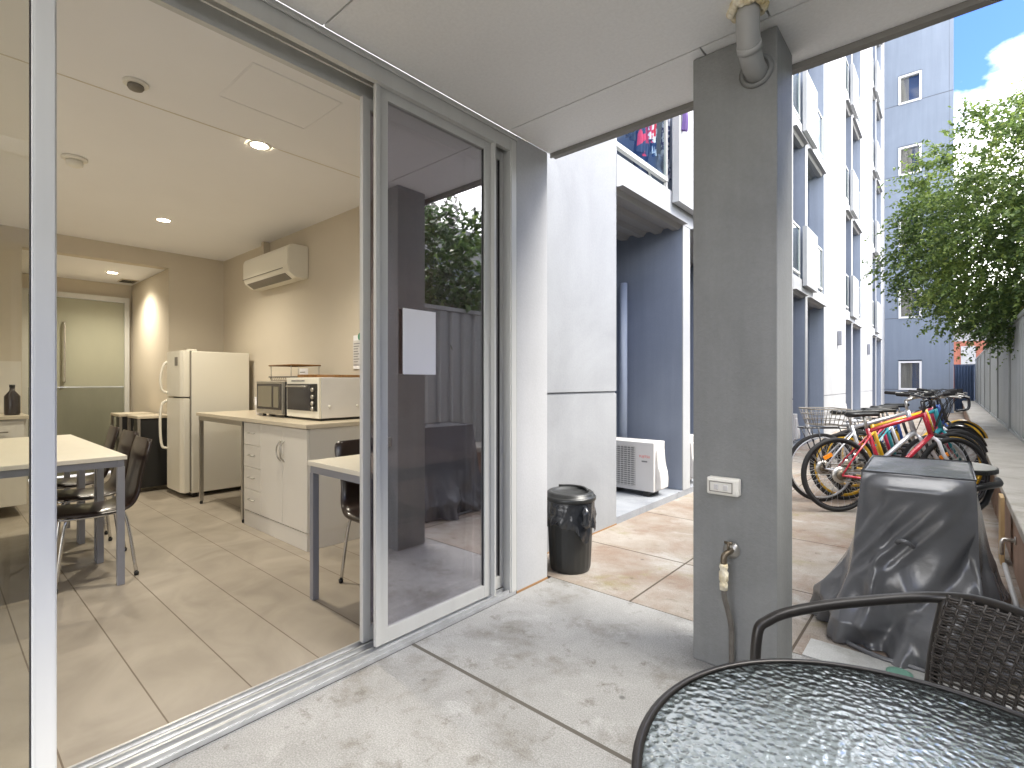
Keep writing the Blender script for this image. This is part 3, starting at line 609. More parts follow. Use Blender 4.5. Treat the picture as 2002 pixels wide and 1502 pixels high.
def shell_chair(label):
    """moulded shell, faces +X, origin on the floor under the seat"""
    t = thing('shell_chair', label, 'chair', (0, 0, 0), 0, 'dark moulded chairs with chrome legs', local=True)
    prof = [(.215, .425, .17), (.19, .442, .19), (.10, .438, .205), (0, .430, .205), (-.10, .432, .20), (-.155, .452, .19), (-.185, .50, .18), (-.20, .57, .17), (-.215, .66, .175), (-.235, .76, .19), (-.25, .82, .185), (-.255, .84, .165)]
    pts = spline([(p[0], p[1], p[2]) for p in prof], 3)
    b = BM(); rows = []
    for side in (0, 1):
        rr = []
        for i, p in enumerate(pts):
            q = pts[min(i + 1, len(pts) - 1)] - pts[max(i - 1, 0)]; nrm = Vector((-q.y, q.x)).normalized() * -1
            row = []
            for k in range(9):
                s = (k / 8 * 2 - 1); y = s * p.z; dish = .022 * s * s
                base = Vector((p.x, p.y)) + nrm * -dish * (1 if p.y > .46 else 1) + nrm * (.0 if side == 0 else .010)
                row.append(b.verts.new((base.x, y, base.y)))
            rr.append(row)
        rows.append(rr)
    n = len(pts)
    for i in range(n - 1):
        for k in range(8):
            b.faces.new((rows[0][i][k], rows[0][i][k + 1], rows[0][i + 1][k + 1], rows[0][i + 1][k])); b.faces.new((rows[1][i][k + 1], rows[1][i][k], rows[1][i + 1][k], rows[1][i + 1][k + 1]))
        for k in (0, 8): b.faces.new((rows[0][i][k], rows[0][i + 1][k], rows[1][i + 1][k], rows[1][i][k]))
    for i in (0, n - 1):
        for k in range(8): b.faces.new((rows[0][i][k], rows[0][i][k + 1], rows[1][i][k + 1], rows[1][i][k]))
    obj('seat_shell', b, M['chair_shell'], t, smooth=True, world=False)
    obj('seat_frame', tube(BM(), spline([(.17, -.16, .405), (.19, 0, .395), (.17, .16, .405), (0, .175, .40), (-.13, .15, .405), (-.15, 0, .40), (-.13, -.15, .405), (0, -.175, .40), (.17, -.16, .405)], 5), .007, 6), M['chrome'], t, world=False)
    for sx in (1, -1):
        for sy in (1, -1):
            l_ = obj('leg', tube(BM(), spline([(sx * .10, sy * .13, .408), (sx * .145, sy * .155, .36), (sx * .19, sy * .185, .01)], 5), [.010] * 11, 8), M['chrome'], t, world=False)
            obj('foot', lathe(BM(), [(.012, 0), (.014, .02)], c=(sx * .19, sy * .185, 0), seg=10), M['black'], l_, world=False)
    return t
c0 = shell_chair('dark shell chair at the far side of the table nearest the door'); c0.location = (-4.02, .66, 0); c0.rotation_euler.z = R(-90)
dup(c0, (-4.62, .72, 0), R(-88), 'dark shell chair at the middle table of the row')
dup(c0, (-5.23, .74, 0), R(-93), 'dark shell chair at the table farthest from the door')
dup(c0, (-3.52, -.02, 0), R(172), 'dark shell chair at the near end of the row, seen through the left pane')
dup(c0, (-4.02, -.95, 0), R(90), 'dark shell chair on the hidden side of the nearest table')
dup(c0, (-2.56, 1.79, 0), R(-4), 'dark shell chair at the lone table by the right pane')

# ================================================================ SLIDING DOOR
t = thing('sliding_door', 'aluminium framed glass sliding door, partly open, between kitchen and patio', 'sliding door', (-1.94, 1.0, 0))
HZ = 2.60
b = BM()
box(b, -2.028, -1.872, -1.85, 2.135, 2.545, HZ - .002); box(b, -1.895, -1.868, -1.85, 2.13, 2.495, 2.543); box(b, -1.945, -1.935, -1.85, 2.13, 2.505, 2.543); box(b, -2.028, -2.0, -1.85, 2.13, 2.475, 2.543)
box(b, -1.868, -1.862, -1.85, 2.19, 2.565, 2.575)
obj('head_track', b, M['alu'], t)
b = BM()
box(b, -2.028, -1.868, -1.85, 2.185, 0, .018); box(b, -1.885, -1.872, -1.85, 2.13, .019, .036)
for x in (-1.915, -1.962, -2.008): box(b, x - .005, x + .005, -1.85, 2.13, .019, .040, .0015)
obj('sill_track', b, M['alu_bright'], t)
b = BM(); box(b, -2.028, -1.872, 2.137, 2.188, .019, HZ - .002); box(b, -1.872, -1.867, 2.145, 2.187, .019, 2.56); obj('jamb', b, M['alu'], t)
b = BM(); box(b, -2.028, -1.872, -1.92, -1.852, 0, HZ - .002); obj('jamb', b, M['alu'], t)
def leaf(name, x, y0, y1, gl, z0=.042, z1=2.50, st=.045, bot=.065, top=.05, th=.032, fm='alu'):
    b = BM(); h = th / 2
    box(b, x - h, x + h, y0, y0 + st, z0, z1, .002); box(b, x - h, x + h, y1 - st, y1, z0, z1, .002); box(b, x - h + .001, x + h - .001, y0 + st, y1 - st, z0, z0 + bot, .001); box(b, x - h + .001, x + h - .001, y0 + st, y1 - st, z1 - top, z1, .001)
    o = obj(name, b, M[fm], t)
    obj('glass', box(BM(), x - .003, x + .003, y0 + st - .004, y1 - st + .004, z0 + bot - .004, z1 - top + .004), gl, o)
    b = BM()
    for yy in (y0 + st, y1 - st): box(b, x - .009, x + .009, yy - .003 if yy > (y0 + y1) / 2 else yy, yy if yy > (y0 + y1) / 2 else yy + .003, z0 + bot, z1 - top)
    obj('gasket', b, M['alu_dark'], o)
    return o
leaf('sliding_leaf', -1.915, -1.05, .237, M['glass'], st=.052, fm='alu_lit')
leaf('fixed_leaf', -1.912, 1.293, 2.005, M['glass_tint'], st=.048)
leaf('sliding_leaf', -1.985, 1.262, 2.08, M['glass_tint'], z0=.042, z1=2.47, st=.04, th=.026)
b = BM(); box(b, -1.899, -1.869, 2.006, 2.018, .042, 2.50); obj('cover_strip', b, M['alu'], t)
leaf('side_light', -1.94, 2.02, 2.136, M['glass_tint'], st=.022, th=.03)
# interlock, then the pull strip on the leaf edge, its brightness put into the colour
b = BM(); box(b, -1.905, -1.885, 1.272, 1.2925, .05, 2.50); obj('interlock', b, M['alu'], t)
b = BM(); box(b, -1.898, -1.896, .1925, .2325, .05, 2.49); obj('pull_strip', b, M['alu_lit'], t)
o = obj('paper_sheet', box(BM(), -1.8925, -1.8905, 1.418, 1.612, 1.235, 1.537), M['paper']); tag(o, 'blank white sheet of paper stuck on the door glass', 'paper')

# ================================================================ COLUMN
t = thing('column', 'square grey painted column holding up the patio soffit', 'column', (-.685, 2.3, 0))
sh = obj('shaft', box(BM(), -.853, -.519, 2.18, 2.425, 0, 2.598, .004), M['column'], t)
b = BM(); lathe(b, [(.062, 0), (.066, -.004), (.05, -.010)], c=(-.595, 2.18, 2.445), seg=28, axis='Y', cap=False); obj('pipe_collar', b, M['column'], t)
t = thing('drain_pipe', 'grey drain pipe curving from the soffit into the column', 'pipe', (-.58, 2.0, 2.6))
pp = spline([(-.575, 1.995, 2.64), (-.575, 1.995, 2.56), (-.578, 2.005, 2.515), (-.585, 2.05, 2.47), (-.593, 2.12, 2.447), (-.595, 2.20, 2.440)], 8)
obj('elbow', tube(BM(), pp, .041, 24), M['pipe'], t)
obj('socket_ring', tube(BM(), [pp[22], pp[25]], .0445, 24), M['pipe'], t)
o = BM()
for i in range(26):
    a = i / 26 * 2 * PI; r_ = .052 + random.uniform(-.004, .008)
    lathe(o, [(.002, -.02), (.014, -.012), (.018, 0), (.012, .012), (.002, .018)], c=(-.575 + r_ * math.cos(a), 1.995 + r_ * math.sin(a), 2.594 - random.uniform(0, .012)), seg=8)
o = obj('sealing_foam', o, M['foam'], smooth=True); tag(o, 'yellowed expanding foam around the drain pipe at the soffit', 'foam')
t = thing('outdoor_socket', 'white weatherproof socket box on the grey column', 'socket', (-.715, 2.175, .735))
obj('box', box(BM(), -.778, -.652, 2.135, 2.179, .735, .805, .006), M['plastic_white'], t)
obj('cover_flap', box(BM(), -.770, -.666, 2.1295, 2.1345, .743, .797, .002), M['plastic_white'], t)
b = BM(); box(b, -.764, -.672, 2.127, 2.1290, .788, .791); box(b, -.764, -.672, 2.127, 2.1290, .748, .751); box(b, -.764, -.761, 2.127, 2.1290, .7512, .7878); box(b, -.675, -.672, 2.127, 2.1290, .7512, .7878); obj('recess_frame', b, M['seal'], t)
obj('switch', box(BM(), -.745, -.728, 2.1235, 2.129, .758, .780, .002), M['ac_white'], t); obj('switch', box(BM(), -.708, -.691, 2.1235, 2.129, .758, .780, .002), M['ac_white'], t)
t = thing('garden_tap', 'old brass garden tap on the column with a hose fitting', 'tap', (-.70, 2.15, .45))
obj('flange', lathe(BM(), [(.033, 0), (.033, -.006), (.014, -.012)], c=(-.69, 2.18, .505), seg=22, axis='Y'), M['steel'], t)
obj('spout', tube(BM(), spline([(-.69, 2.18, .505), (-.69, 2.14, .507), (-.70, 2.115, .495), (-.70, 2.11, .46)], 5), .012, 12), M['brass'], t)
obj('handle', tube(BM(), [(-.675, 2.135, .545), (-.705, 2.135, .545)], .006, 8), M['brass'], t); obj('spindle', tube(BM(), [(-.69, 2.135, .51), (-.69, 2.135, .545)], .006, 8), M['brass'], t)
obj('hose_connector', lathe(BM(), [(.015, .465), (.017, .45), (.013, .44), (.018, .43), (.018, .40), (.013, .39), (.016, .385), (.015, .36)], c=(-.70, 2.11, 0), seg=16), M['foam'], t)
o = obj('garden_hose', tube(BM(), spline([(-.70, 2.11, .375), (-.698, 2.112, .33), (-.69, 2.13, .27), (-.682, 2.145, .20), (-.682, 2.15, .10), (-.68, 2.15, .03), (-.66, 2.14, .012), (-.60, 2.12, .010), (-.52, 2.10, .010)], 6), .0105, 10), M['hose']); tag(o, 'short grey hose hanging down the column from the tap', 'hose')

# ================================================================ APARTMENT BUILDING
XF = -2.14
t = thing('apartment_building', 'long pale apartment block with stacked balconies along the lane', 'building', (-4, 14, 0))
posts = (5.30, 11.15, 17.0, 22.85)
open0 = [3.80] + [p - 1.10 for p in posts[1:]]; open1 = [p + 1.75 for p in posts]
ZT = 18.6
piers = [(2.48, open0[0])] + [(open1[i], open0[i + 1]) for i in range(3)] + [(open1[3], 26.0)]
for i, (a, c) in enumerate(piers):
    b = BM()
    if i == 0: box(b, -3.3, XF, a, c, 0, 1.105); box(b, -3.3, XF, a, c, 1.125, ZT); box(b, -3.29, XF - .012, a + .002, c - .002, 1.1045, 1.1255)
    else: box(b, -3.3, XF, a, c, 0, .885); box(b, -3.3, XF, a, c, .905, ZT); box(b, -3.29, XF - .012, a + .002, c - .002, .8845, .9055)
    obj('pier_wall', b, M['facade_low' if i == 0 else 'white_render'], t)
b = BM(); box(b, -2.6, -1.87, 2.192, 2.478, 0.004, 2.598); obj('end_pier', b, M['end_white'], t)
b = BM(); box(b, -9, -2.14, -4, 2.44, 2.86, ZT); box(b, -2.13, -1.88, -4, 2.44, 3.0, ZT); obj('upper_wall', b, M['white_render'], t)
b = BM(); box(b, -1.8695, -1.8655, 2.188, 2.478, .0, .012); box(b, -2.143, -2.136, 2.70, 3.80, 0, .010); obj('rust_line', b, mat('rust_sealant', (.30, .17, .08), .9), t)
for a, c, p in zip(open0, open1, posts):
    for k in range(5):
        z = 2.85 + 2.9 * k; obj('balcony_slab', box(BM(), -3.3, XF + .004, a + .002, c - .002, z, z + .27), M['white_render'], t)
    obj('parapet', box(BM(), -3.3, XF, a + .001, c - .001, 17.38, ZT), M['white_render'], t)
    obj('party_wall', box(BM(), -3.3, XF - .012, p - .10, p + .08, .062, 17.378), M['blue_render'], t)
    for k in range(6):
        z0 = .062 if k == 0 else .222 + 2.9 * k
        obj('wall_end_trim', box(BM(), XF - .011, XF + .002, p - .102, p + .082, z0, 2.85 + 2.9 * k - .004), M['white_render'], t)
    obj('return_wall', box(BM(), -3.30, XF - .006, c - .006, c + .004, .062, 17.376), M['light_blue'], t)
# recess back wall, ribbed deck ceilings
obj('back_wall', box(BM(), -3.6, -3.302, 2.48, 26, 0, ZT), M['blue_render'], t)
DK = mat('deck_soffit', (.33, .33, .33), .6, .2)
for a, c, p in zip(open0, open1, posts):
    for k in range(6):
        z = 2.85 + 2.9 * k; pr = [(-3.28, z - .001)]; x = -3.28
        while x < -2.25: pr += [(x, z - .006), (x + .03, z - .045), (x + .10, z - .045), (x + .13, z - .006)]; x += .20
        pr += [(x, z - .006), (x, z - .001)]
        for y0, y1 in ((a + .01, p - .11), (p + .09, c - .02)): obj('ribbed_soffit', prism(BM(), pr, y0, y1, 'XZ'), DK, t)
# windows: one dark door-height glazing per bay half per storey, framed
for i, (a, c, p) in enumerate(zip(open0, open1, posts)):
    for (y0, y1) in ((a + .06, p - .14), (p + .12, c - .08)):
        for k in range(6):
            zb = .05 if k == 0 else .25 + 2.9 * k
            b = BM(); f = .05; xa, xb = -3.30, -3.25; zt = zb + 2.15
            box(b, xa, xb, y0, y0 + f, zb, zt); box(b, xa, xb, y1 - f, y1, zb, zt); box(b, xa, xb, y0 + f, y1 - f, zt - f, zt); box(b, xa, xb, y0 + f, y1 - f, zb, zb + f); box(b, xa, xb, (y0 + y1) / 2 - .02, (y0 + y1) / 2 + .02, zb + f, zt - f)
            o = obj('window', b, M['light_blue'], t); obj('pane', box(BM(), xa + .01, xa + .02, y0 + f, y1 - f, zb + f, zt - f), M['window_glass'], o)
# dark sliding screens standing in the second half of each bay
for i, (a, c, p) in enumerate(zip(open0, open1, posts)):
    for k in range(6):
        zb = .01 if k == 0 else .224 + 2.9 * k
        b = BM(); box(b, -3.24, -2.42, c - .05, c - .012, zb, 2.78 + 2.9 * k); obj('screen_panel', b, M['blue_render'], t)
for a, c in zip(open0, open1): obj('recess_floor', box(BM(), -3.302, XF, a + .001, c - .001, 0, .06), M['balcony_floor'], t)
# balustrades: clear glass either side of a proud white panel
for i, (a, c, p) in enumerate(zip(open0, open1, posts)):
    for k in range(1, 6):
        zs = .22 + 2.9 * k
        for (y0, y1) in ((a + .02, p - .42), (p + .62, c - .01)):
            b = BM(); box(b, XF - .06, XF - .02, y0, y1, zs + .09, zs + .13); box(b, XF - .055, XF - .025, y0, y1, zs + .95, zs + .985)
            box(b, XF - .055, XF - .025, y0, y0 + .03, zs, zs + .95); box(b, XF - .055, XF - .025, y1 - .03, y1, zs, zs + .95)
            o = obj('balustrade', b, M['alu'], t); obj('glass_panel', box(BM(), XF - .046, XF - .036, y0 + .03, y1 - .03, zs + .13, zs + .95), M['rail_glass'], o)
        b = BM(); box(b, XF + .012, XF + .085, p - .40, p + .60, zs - .12, zs + 1.0, .003); obj('privacy_panel', b, M['white_render'], t)
for y in (14.6, 20.3):
    b = BM(); box(b, XF + .001, XF + .09, y, y + .12, 2.1, 2.45, .01); o = obj('wall_light', b, M['table_leg'], None)
    tag(o, 'small grey wall light on the %s white pier of the apartment block' % ('nearer' if y < 18 else 'farther'), 'wall light', 'grey wall lights on the piers')

# downpipe in the first recess
o = obj('downpipe', tube(BM(), [(-2.78, 5.09, .06), (-2.78, 5.09, 2.30)], .045, 16), M['light_blue']); tag(o, 'blue grey downpipe in the corner of the nearest recess', 'downpipe')

# ---- tower at the end of the lane
t = thing('tower_block', 'tall blue grey tower with small white framed windows closing the lane', 'building', (-1.0, 30, 0))
b = BM(); z = 0; js = [0] + [.9 + 2.9 * k for k in range(7)] + [20.5]
for i in range(len(js) - 1):
    z0 = js[i] + (.012 if i else 0); z1 = js[i + 1] - (.012 if i < len(js) - 2 else 0)
    wz0, wz1 = js[i] + 0.0, js[i] + 1.16
    if i == 0: box(b, -2.4, -.115, 26, 34, z0, z1)
    else:
        box(b, -2.4, -1.69, 26, 34, z0, z1); box(b, -.935, -.115, 26, 34, z0, z1); box(b, -1.69, -.935, 26, 34, wz1 + .03, z1); box(b, -1.69, -.935, 26.2, 34, z0, wz1 + .03)
    box(b, -.105, .02, 26, 34, z0, z1)
obj('wall', b, M['tower'], t)
for z_ in js[1:-1]: obj('joint', box(BM(), -2.4, .015, 26.01, 33.9, z_ - .0119, z_ + .0119), M['joint'], t)
obj('joint', box(BM(), -.1149, -.1051, 26.012, 33.9, 0, 20.45), M['joint'], t)
for k in range(6):
    z0 = .9 + 2.9 * k - .02; z1 = z0 + 1.16; x0, x1 = -1.68, -.945; f = .07
    b = BM(); box(b, x0, x0 + f, 25.96, 26.12, z0, z1); box(b, x1 - f, x1, 25.96, 26.12, z0, z1); box(b, x0 + f, x1 - f, 25.96, 26.12, z1 - f, z1); box(b, x0 + f, x1 - f, 25.96, 26.12, z0, z0 + f)
    o = obj('window', b, M['window_white'], t)
    obj('pane', box(BM(), x0 + f, x1 - f, 26.06, 26.07, z0 + f, z1 - f), M['glass'], o)
    b = BM(); n = 18
    for j in range(n):
        xa = x0 + f + j * (x1 - x0 - 2 * f) / n * (.42 if k in (2, 4) else .6); 
        box(b, xa, xa + .022, 26.11 + (.02 if j % 2 else 0), 26.125 + (.02 if j % 2 else 0), z0 + f, z1 - f)
    obj('curtain', b, M['curtain'], o)
    obj('dark_backing', box(BM(), x0 + f, x1 - f, 26.165, 26.18, z0 + f, z1 - f), mat('room_dark', (.03, .06, .17), .2), o)  # dark colour stands in for the unlit room behind the glass

# ---- end gate, brick house beyond
t = thing('end_gate', 'dark navy sheet metal gate at the far end of the lane', 'gate', (.33, 27.05, 0))
b = BM(); x = .03
while x < .64: prism(b, [(x, 27.03), (x + .02, 27.0), (x + .055, 27.0), (x + .075, 27.03)], .03, 1.85, 'XY'); x += .09
box(b, .03, .66, 27.031, 27.05, .03, 1.85); obj('sheet', b, M['gate'], t); b = BM(); box(b, .02, .67, 27.0, 27.06, 1.852, 1.90); obj('top_rail', b, M['gate'], t)
t = thing('brick_house', 'red brick house with pale gable beyond the end gate', 'house', (1.5, 42, 0))
obj('wall', box(BM(), -.5, 5, 40, 46, 0, 3.6), M['brick'], t); obj('gable', prism(BM(), [(-.5, 3.6), (5, 3.6), (2.2, 5.6)], 40.05, 46, 'XZ'), M['white_render'], t)
o = obj('door', box(BM(), .35, 1.0, 39.93, 39.998, 1.6, 3.3), M['white_render'], t)
o = obj('roof', prism(BM(), [(-.8, 3.5), (2.2, 5.75), (5.3, 3.5), (5.3, 3.65), (2.2, 5.95), (-.8, 3.65)], 39.7, 46.2, 'XZ'), M['brick'], t)

# ---- retaining wall and fence
t = thing('retaining_wall', 'low brown rendered retaining wall with pale concrete cap', 'wall', (.47, 14.8, 0))
b = BM(); y = 2.72; i = 0
while y < 27:
    y2 = min(y + 1.8, 27.0); box(b, .29 + (.004 if i % 2 else 0), .70, y + .006, y2 - .006, -.05, .395); box(b, .31, .70, y2 - .006, y2 + .006, -.05, .395); y = y2; i += 1
obj('wall_face', b, M['retaining'], t); obj('cap', box(BM(), .262, .72, 2.70, 27.0, .397, .455, .008), M['cap'], t)
t = thing('boundary_fence', 'grey ribbed steel fence standing on the retaining wall', 'fence', (.68, 12, .45))
def rib(b, y0, y1, x, z0, z1):
    y = y0; P_ = []
    while y < y1 - .01: P_ += [(x, y), (x + .0, y + .10), (x + .032, y + .125), (x + .032, y + .165), (x, y + .19)]; y += .19
    P_.append((x, y1)); pr = [q for q in P_]
    A = [b.verts.new((q[0], q[1], z0)) for q in pr]; B = [b.verts.new((q[0], q[1], z1)) for q in pr]
    for i in range(len(A) - 1):
        if pr[i] != pr[i + 1]: b.faces.new((A[i], A[i + 1], B[i + 1], B[i]))
yy = [2.72 + 2.7 * i for i in range(9)] + [27.0]
for i in range(len(yy) - 1):
    b = BM(); rib(b, yy[i] + .03, yy[i + 1] - .03, .66, .46, 2.03); obj('sheet_panel', b, M['fence'], t)
    b = BM(); box(b, .635, .70, yy[i] - .025, yy[i] + .025, .457, 2.06); obj('post', b, M['fence'], t)
b = BM(); box(b, .64, .71, 2.70, 27.0, 2.035, 2.08); obj('top_rail', b, M['fence'], t); b = BM(); box(b, .642, .70, 2.75, 27.0, .4565, .50); obj('bottom_rail', b, M['fence'], t)
t = thing('near_fence', 'grey ribbed steel fence beside the patio seating', 'fence', (.68, -1, 0))
b = BM(); rib(b, -4, 2.68, .67, .03, 2.03); obj('sheet_panel', b, M['fence'], t); b = BM(); box(b, .645, .715, -4, 2.69, 2.032, 2.08); obj('top_rail', b, M['fence'], t)
# upper wall of the neighbour seen over the fence in the reflection
t = thing('neighbour_building', 'pale neighbouring building behind the boundary fence', 'building', (8, 2, 0))
obj('wall', box(BM(), 6, 12, -6, 24, 0, 4.35), M['blue_render'], t); obj('parapet', box(BM(), 5.9, 12.1, -6.1, 24.1, 4.352, 5.2), M['white_render'], t)

# timber sheet and tap on the wall
o = obj('timber_board', box(BM(), .235, .255, 4.62, 4.80, 0, .44), M['timber']); tag(o, 'pale plywood board leaning on the retaining wall', 'board')
t = thing('wall_tap', 'small steel tap on the brown retaining wall', 'tap', (.26, 4.3, .2))
obj('spout', tube(BM(), bend([(.29, 4.35, .23), (.235, 4.35, .23), (.225, 4.33, .22), (.225, 4.33, .14)], .02), .011, 10), M['steel'], t)
obj('flange', lathe(BM(), [(.025, 0), (.025, -.006)], c=(.289, 4.35, .23), seg=18, axis='X'), M['steel'], t)
o = obj('grey_rod', tube(BM(), [(.23, 4.18, .12), (.255, 3.55, .01)], .012, 8), M['pipe']); tag(o, 'thin grey pipe slanting down from the wall tap', 'pipe')
o = obj('drain_cover', lathe(BM(), [(.045, .006), (.045, .014), (.03, .018)], c=(-.165, 2.60, 0), seg=24), mat('green_plastic', (.16, .32, .25), .5)); tag(o, 'small green plastic drain cover on the paving', 'drain cover')

# ---- outdoor air conditioner units
def ac_unit(x1, y0, label, z=.06, first=[None]):
    if first[0] is not None:
        return dup(first[0], (x1, y0, z), None, label)
    t = thing('outdoor_air_conditioner', label, 'air conditioner', (x1, y0, z), 0, 'outdoor air conditioner units in the recesses', local=True)
    W, D_, Hh = .56, .25, .49; z0 = .05
    obj('case', box(BM(), -W, 0, 0, D_, z0, z0 + Hh, .008), M['ac_white'], t, world=False)
    obj('grille_recess', box(BM(), -W + .025, -.20, -.004, -.0005, z0 + .04, z0 + Hh - .05), M['ac_grille'], t, world=False)
    b = BM()
    for i in range(19): zz = z0 + .045 + i * .0215; box(b, -W + .025, -.20, -.010, -.0045, zz, zz + .005)
    for i in range(9): xx = -W + .04 + i * .039; box(b, xx, xx + .004, -.013, -.0105, z0 + .04, z0 + Hh - .05)
    obj('grille', b, M['ac_white'], t, world=False)
    b = text_bm('FUJITSU', .034, .0006); bmesh.ops.rotate(b, matrix=Matrix.Rotation(PI / 2, 3, 'X'), verts=b.verts); bmesh.ops.translate(b, vec=(-.098, -.0012, z0 + .335), verts=b.verts)
    obj('logo', b, M['red'], t, world=False)
    obj('label_plate', box(BM(), -.13, -.07, -.0015, -.0005, z0 + .29, z0 + .305), M['ink'], t, world=False)
    pr = [(.03, z0 + .05), (.03, z0 + .40)]
    b = BM(); prism(b, [(.0005, z0 + .02), (.05, z0 + .03), (.055, z0 + .12), (.045, z0 + .20), (.018, z0 + .27), (.014, z0 + .40), (.0005, z0 + .42)], .04, .22, 'XZ', .006); obj('valve_cover', b, M['ac_white'], t, world=False)
    for sx in (-W + .06, -.12): obj('foot', box(BM(), sx, sx + .06, .01, D_ - .01, 0.0, z0 - .001), M['black'], t, world=False)
    first[0] = t; return t
labs = ['white outdoor air conditioner with red lettering in the nearest recess', 'white outdoor unit just behind the grey column edge',
        'white outdoor unit visible right of the column', 'narrow view of white outdoor unit beyond the white post right of the column',
        'far white outdoor unit before the second white post', 'far white outdoor unit after the second white post']
k = 0
for i, p in enumerate(posts[:3]):
    ac_unit(-2.22, p - .62, labs[k]); k += 1
    ac_unit(-2.21, p + .22, labs[k]); k += 1

# ---- laundry on the first balcony
t = thing('drying_rack', 'white folding drying rack on the first floor balcony', 'drying rack', (-2.45, 4.45, 3.12))
b = BM()
for x in (-2.32, -2.45, -2.58, -2.70): tube(b, [(x, 3.92, 4.22), (x, 5.0, 4.22)], .006, 6)
obj('line', b, M['plastic_white'], t)
for y in (3.95, 4.95): obj('leg', tube(BM(), [(-2.30, y, 3.12), (-2.72, y, 4.22)], .010, 8), M['plastic_white'], t); obj('leg', tube(BM(), [(-2.72, y, 3.12), (-2.30, y, 4.22)], .010, 8), M['plastic_white'], t)
def cloth(name, label, m_, x, y, wy, z0, z1, ph=0, shape=None):
    b = BM(); nx, nz = 16, 14; rows = []
    for s in (0, 1):
        R_ = []
        for j in range(nz + 1):
            v = j / nz; zz = z1 + (z0 - z1) * v; wd = wy * (shape(v) if shape else 1); row = []
            for i in range(nx + 1):
                u = i / nx - .5
                row.append(b.verts.new((x + .018 * math.sin(u * 17 + ph) * (.25 + v) + .008 * math.sin(v * 9 + ph) + (.004 if s else 0), y + u * wd, zz + .01 * math.sin(u * 9 + ph) * v)))
            R_.append(row)
        rows.append(R_)
    for s in (0, 1):
        for j in range(nz):
            for i in range(nx):
                q = (rows[s][j][i], rows[s][j][i + 1], rows[s][j + 1][i + 1], rows[s][j + 1][i]); f = b.faces.new(q if s else q[::-1]); f.smooth = True
    for j in range(nz):
        for i in (0, nx): b.faces.new((rows[0][j][i], rows[0][j + 1][i], rows[1][j + 1][i], rows[1][j][i]))
    o = obj(name, b, m_); tag(o, label, 'laundry', 'clothes drying on the balcony'); return o
navy = mat('navy_cloth', (.02, .03, .07), .9); plaid = mat('plaid_cloth', (.62, .66, .78), .9, col2=(.06, .08, .22), vs=24, detail=0, lo=.47, hi=.53)
shirt = lambda v: 1.0 if v < .28 else .66
cloth('hanging_shirt', 'black shirt hanging at the left end of the rack', mat('black_cloth', (.02, .022, .022), .9, var=.5, vs=8), -2.33, 4.36, .30, 3.52, 4.22, 0, shirt)
cloth('hanging_shirt', 'dark navy shirt with red front hanging on the rack', mat('navy_red_cloth', (.025, .035, .07), .9, col2=(.65, .03, .06), vs=9, detail=0, lo=.40, hi=.42), -2.30, 4.60, .26, 3.44, 4.22, 1, shirt)
cloth('hanging_towel', 'red and white patterned cloth in the middle of the laundry', mat('red_white_cloth', (.75, .74, .76), .9, col2=(.60, .02, .05), vs=16, detail=1, lo=.47, hi=.52), -2.26, 4.72, .13, 3.60, 4.22, 2)
cloth('hanging_shirt', 'pale blue and navy shirt on the rack beside the red cloth', mat('blue_white_cloth', (.55, .62, .74), .9, col2=(.03, .06, .14), vs=14, detail=1, lo=.45, hi=.5), -2.31, 4.86, .17, 3.52, 4.22, 3, shirt)
cloth('hanging_trousers', 'dark trousers hanging below the shirts', navy, -2.38, 4.72, .34, 3.30, 3.9, 4)
cloth('hanging_towel', 'long navy and white plaid towel at the right end of the rack', plaid, -2.26, 5.03, .16, 3.32, 4.22, 5)
cloth('hanging_cloth', 'blue grey cloth hanging low near the right end of the rack', mat('slate_cloth', (.16, .19, .30), .9, var=.5, vs=12), -2.24, 4.90, .18, 3.28, 3.50, 6)
cloth('hanging_strip', 'thin purple scarf hanging in front of the white panel', mat('purple_cloth', (.16, .10, .28), .9), -2.03, 4.97, .05, 3.72, 4.3, 7)

# ================================================================ RUBBISH BIN
cx, cy = -1.867, 2.72
t = thing('rubbish_bin', 'black round rubbish bin with ribbed sides by the white wall', 'bin', (cx, cy, 0))
obj('body', lathe(BM(), [(.118, 0), (.125, .004), (.130, .02), (.1305, .035), (.141, .28), (.142, .295), (.148, .40), (.150, .44)], c=(cx, cy, 0), seg=96, fn=lambda a, z: 1 + (.022 * (.5 + .5 * math.sin(a * 22)) ** 2 if .03 < z < .30 else 0)), M['bin'], t)
obj('lid', lathe(BM(), [(.160, .445), (.166, .452), (.166, .468), (.158, .476), (.152, .478), (.150, .492), (.138, .500), (.120, .500), (.115, .488), (.02, .484), (.001, .484)], c=(cx, cy, 0), seg=56), M['bin'], t)
b = BM()
tube(b, [(cx - .02 + .125 * math.cos(a), cy + .125 * math.sin(a), .505) for a in [R(d_) for d_ in range(20, 160, 12)]], .008, 8); obj('lid_rim_handle', b, M['bin'], t)
b = BM(); ring = []
NS = 96
for j in range(9):
    row = []
    for k in range(NS):
        a = 2 * PI * k / NS; v = j / 8; n_ = noise.noise(Vector((math.cos(a) * 3, math.sin(a) * 3, v * 2))); drop = .135 + .10 * noise.noise(Vector((math.cos(a) * 1.7 + 5, math.sin(a) * 1.7, 0)))
        drop += .13 * math.exp(-((a - R(-20) + PI) % (2 * PI) - PI) ** 2 / .10)
        r_ = .157 + .007 * math.sin(a * 17 + j * .7) * v + .030 * max(n_, -.3) * v + .012 * abs(noise.noise(Vector((a * 6, v * 5, 2)))) * v + .012 * v * math.exp(-(((a - R(-20) + PI) % (2 * PI) - PI) ** 2) / .12)
        row.append(b.verts.new((cx + r_ * math.cos(a), cy + r_ * math.sin(a), .446 - drop * v)))
    ring.append(row)
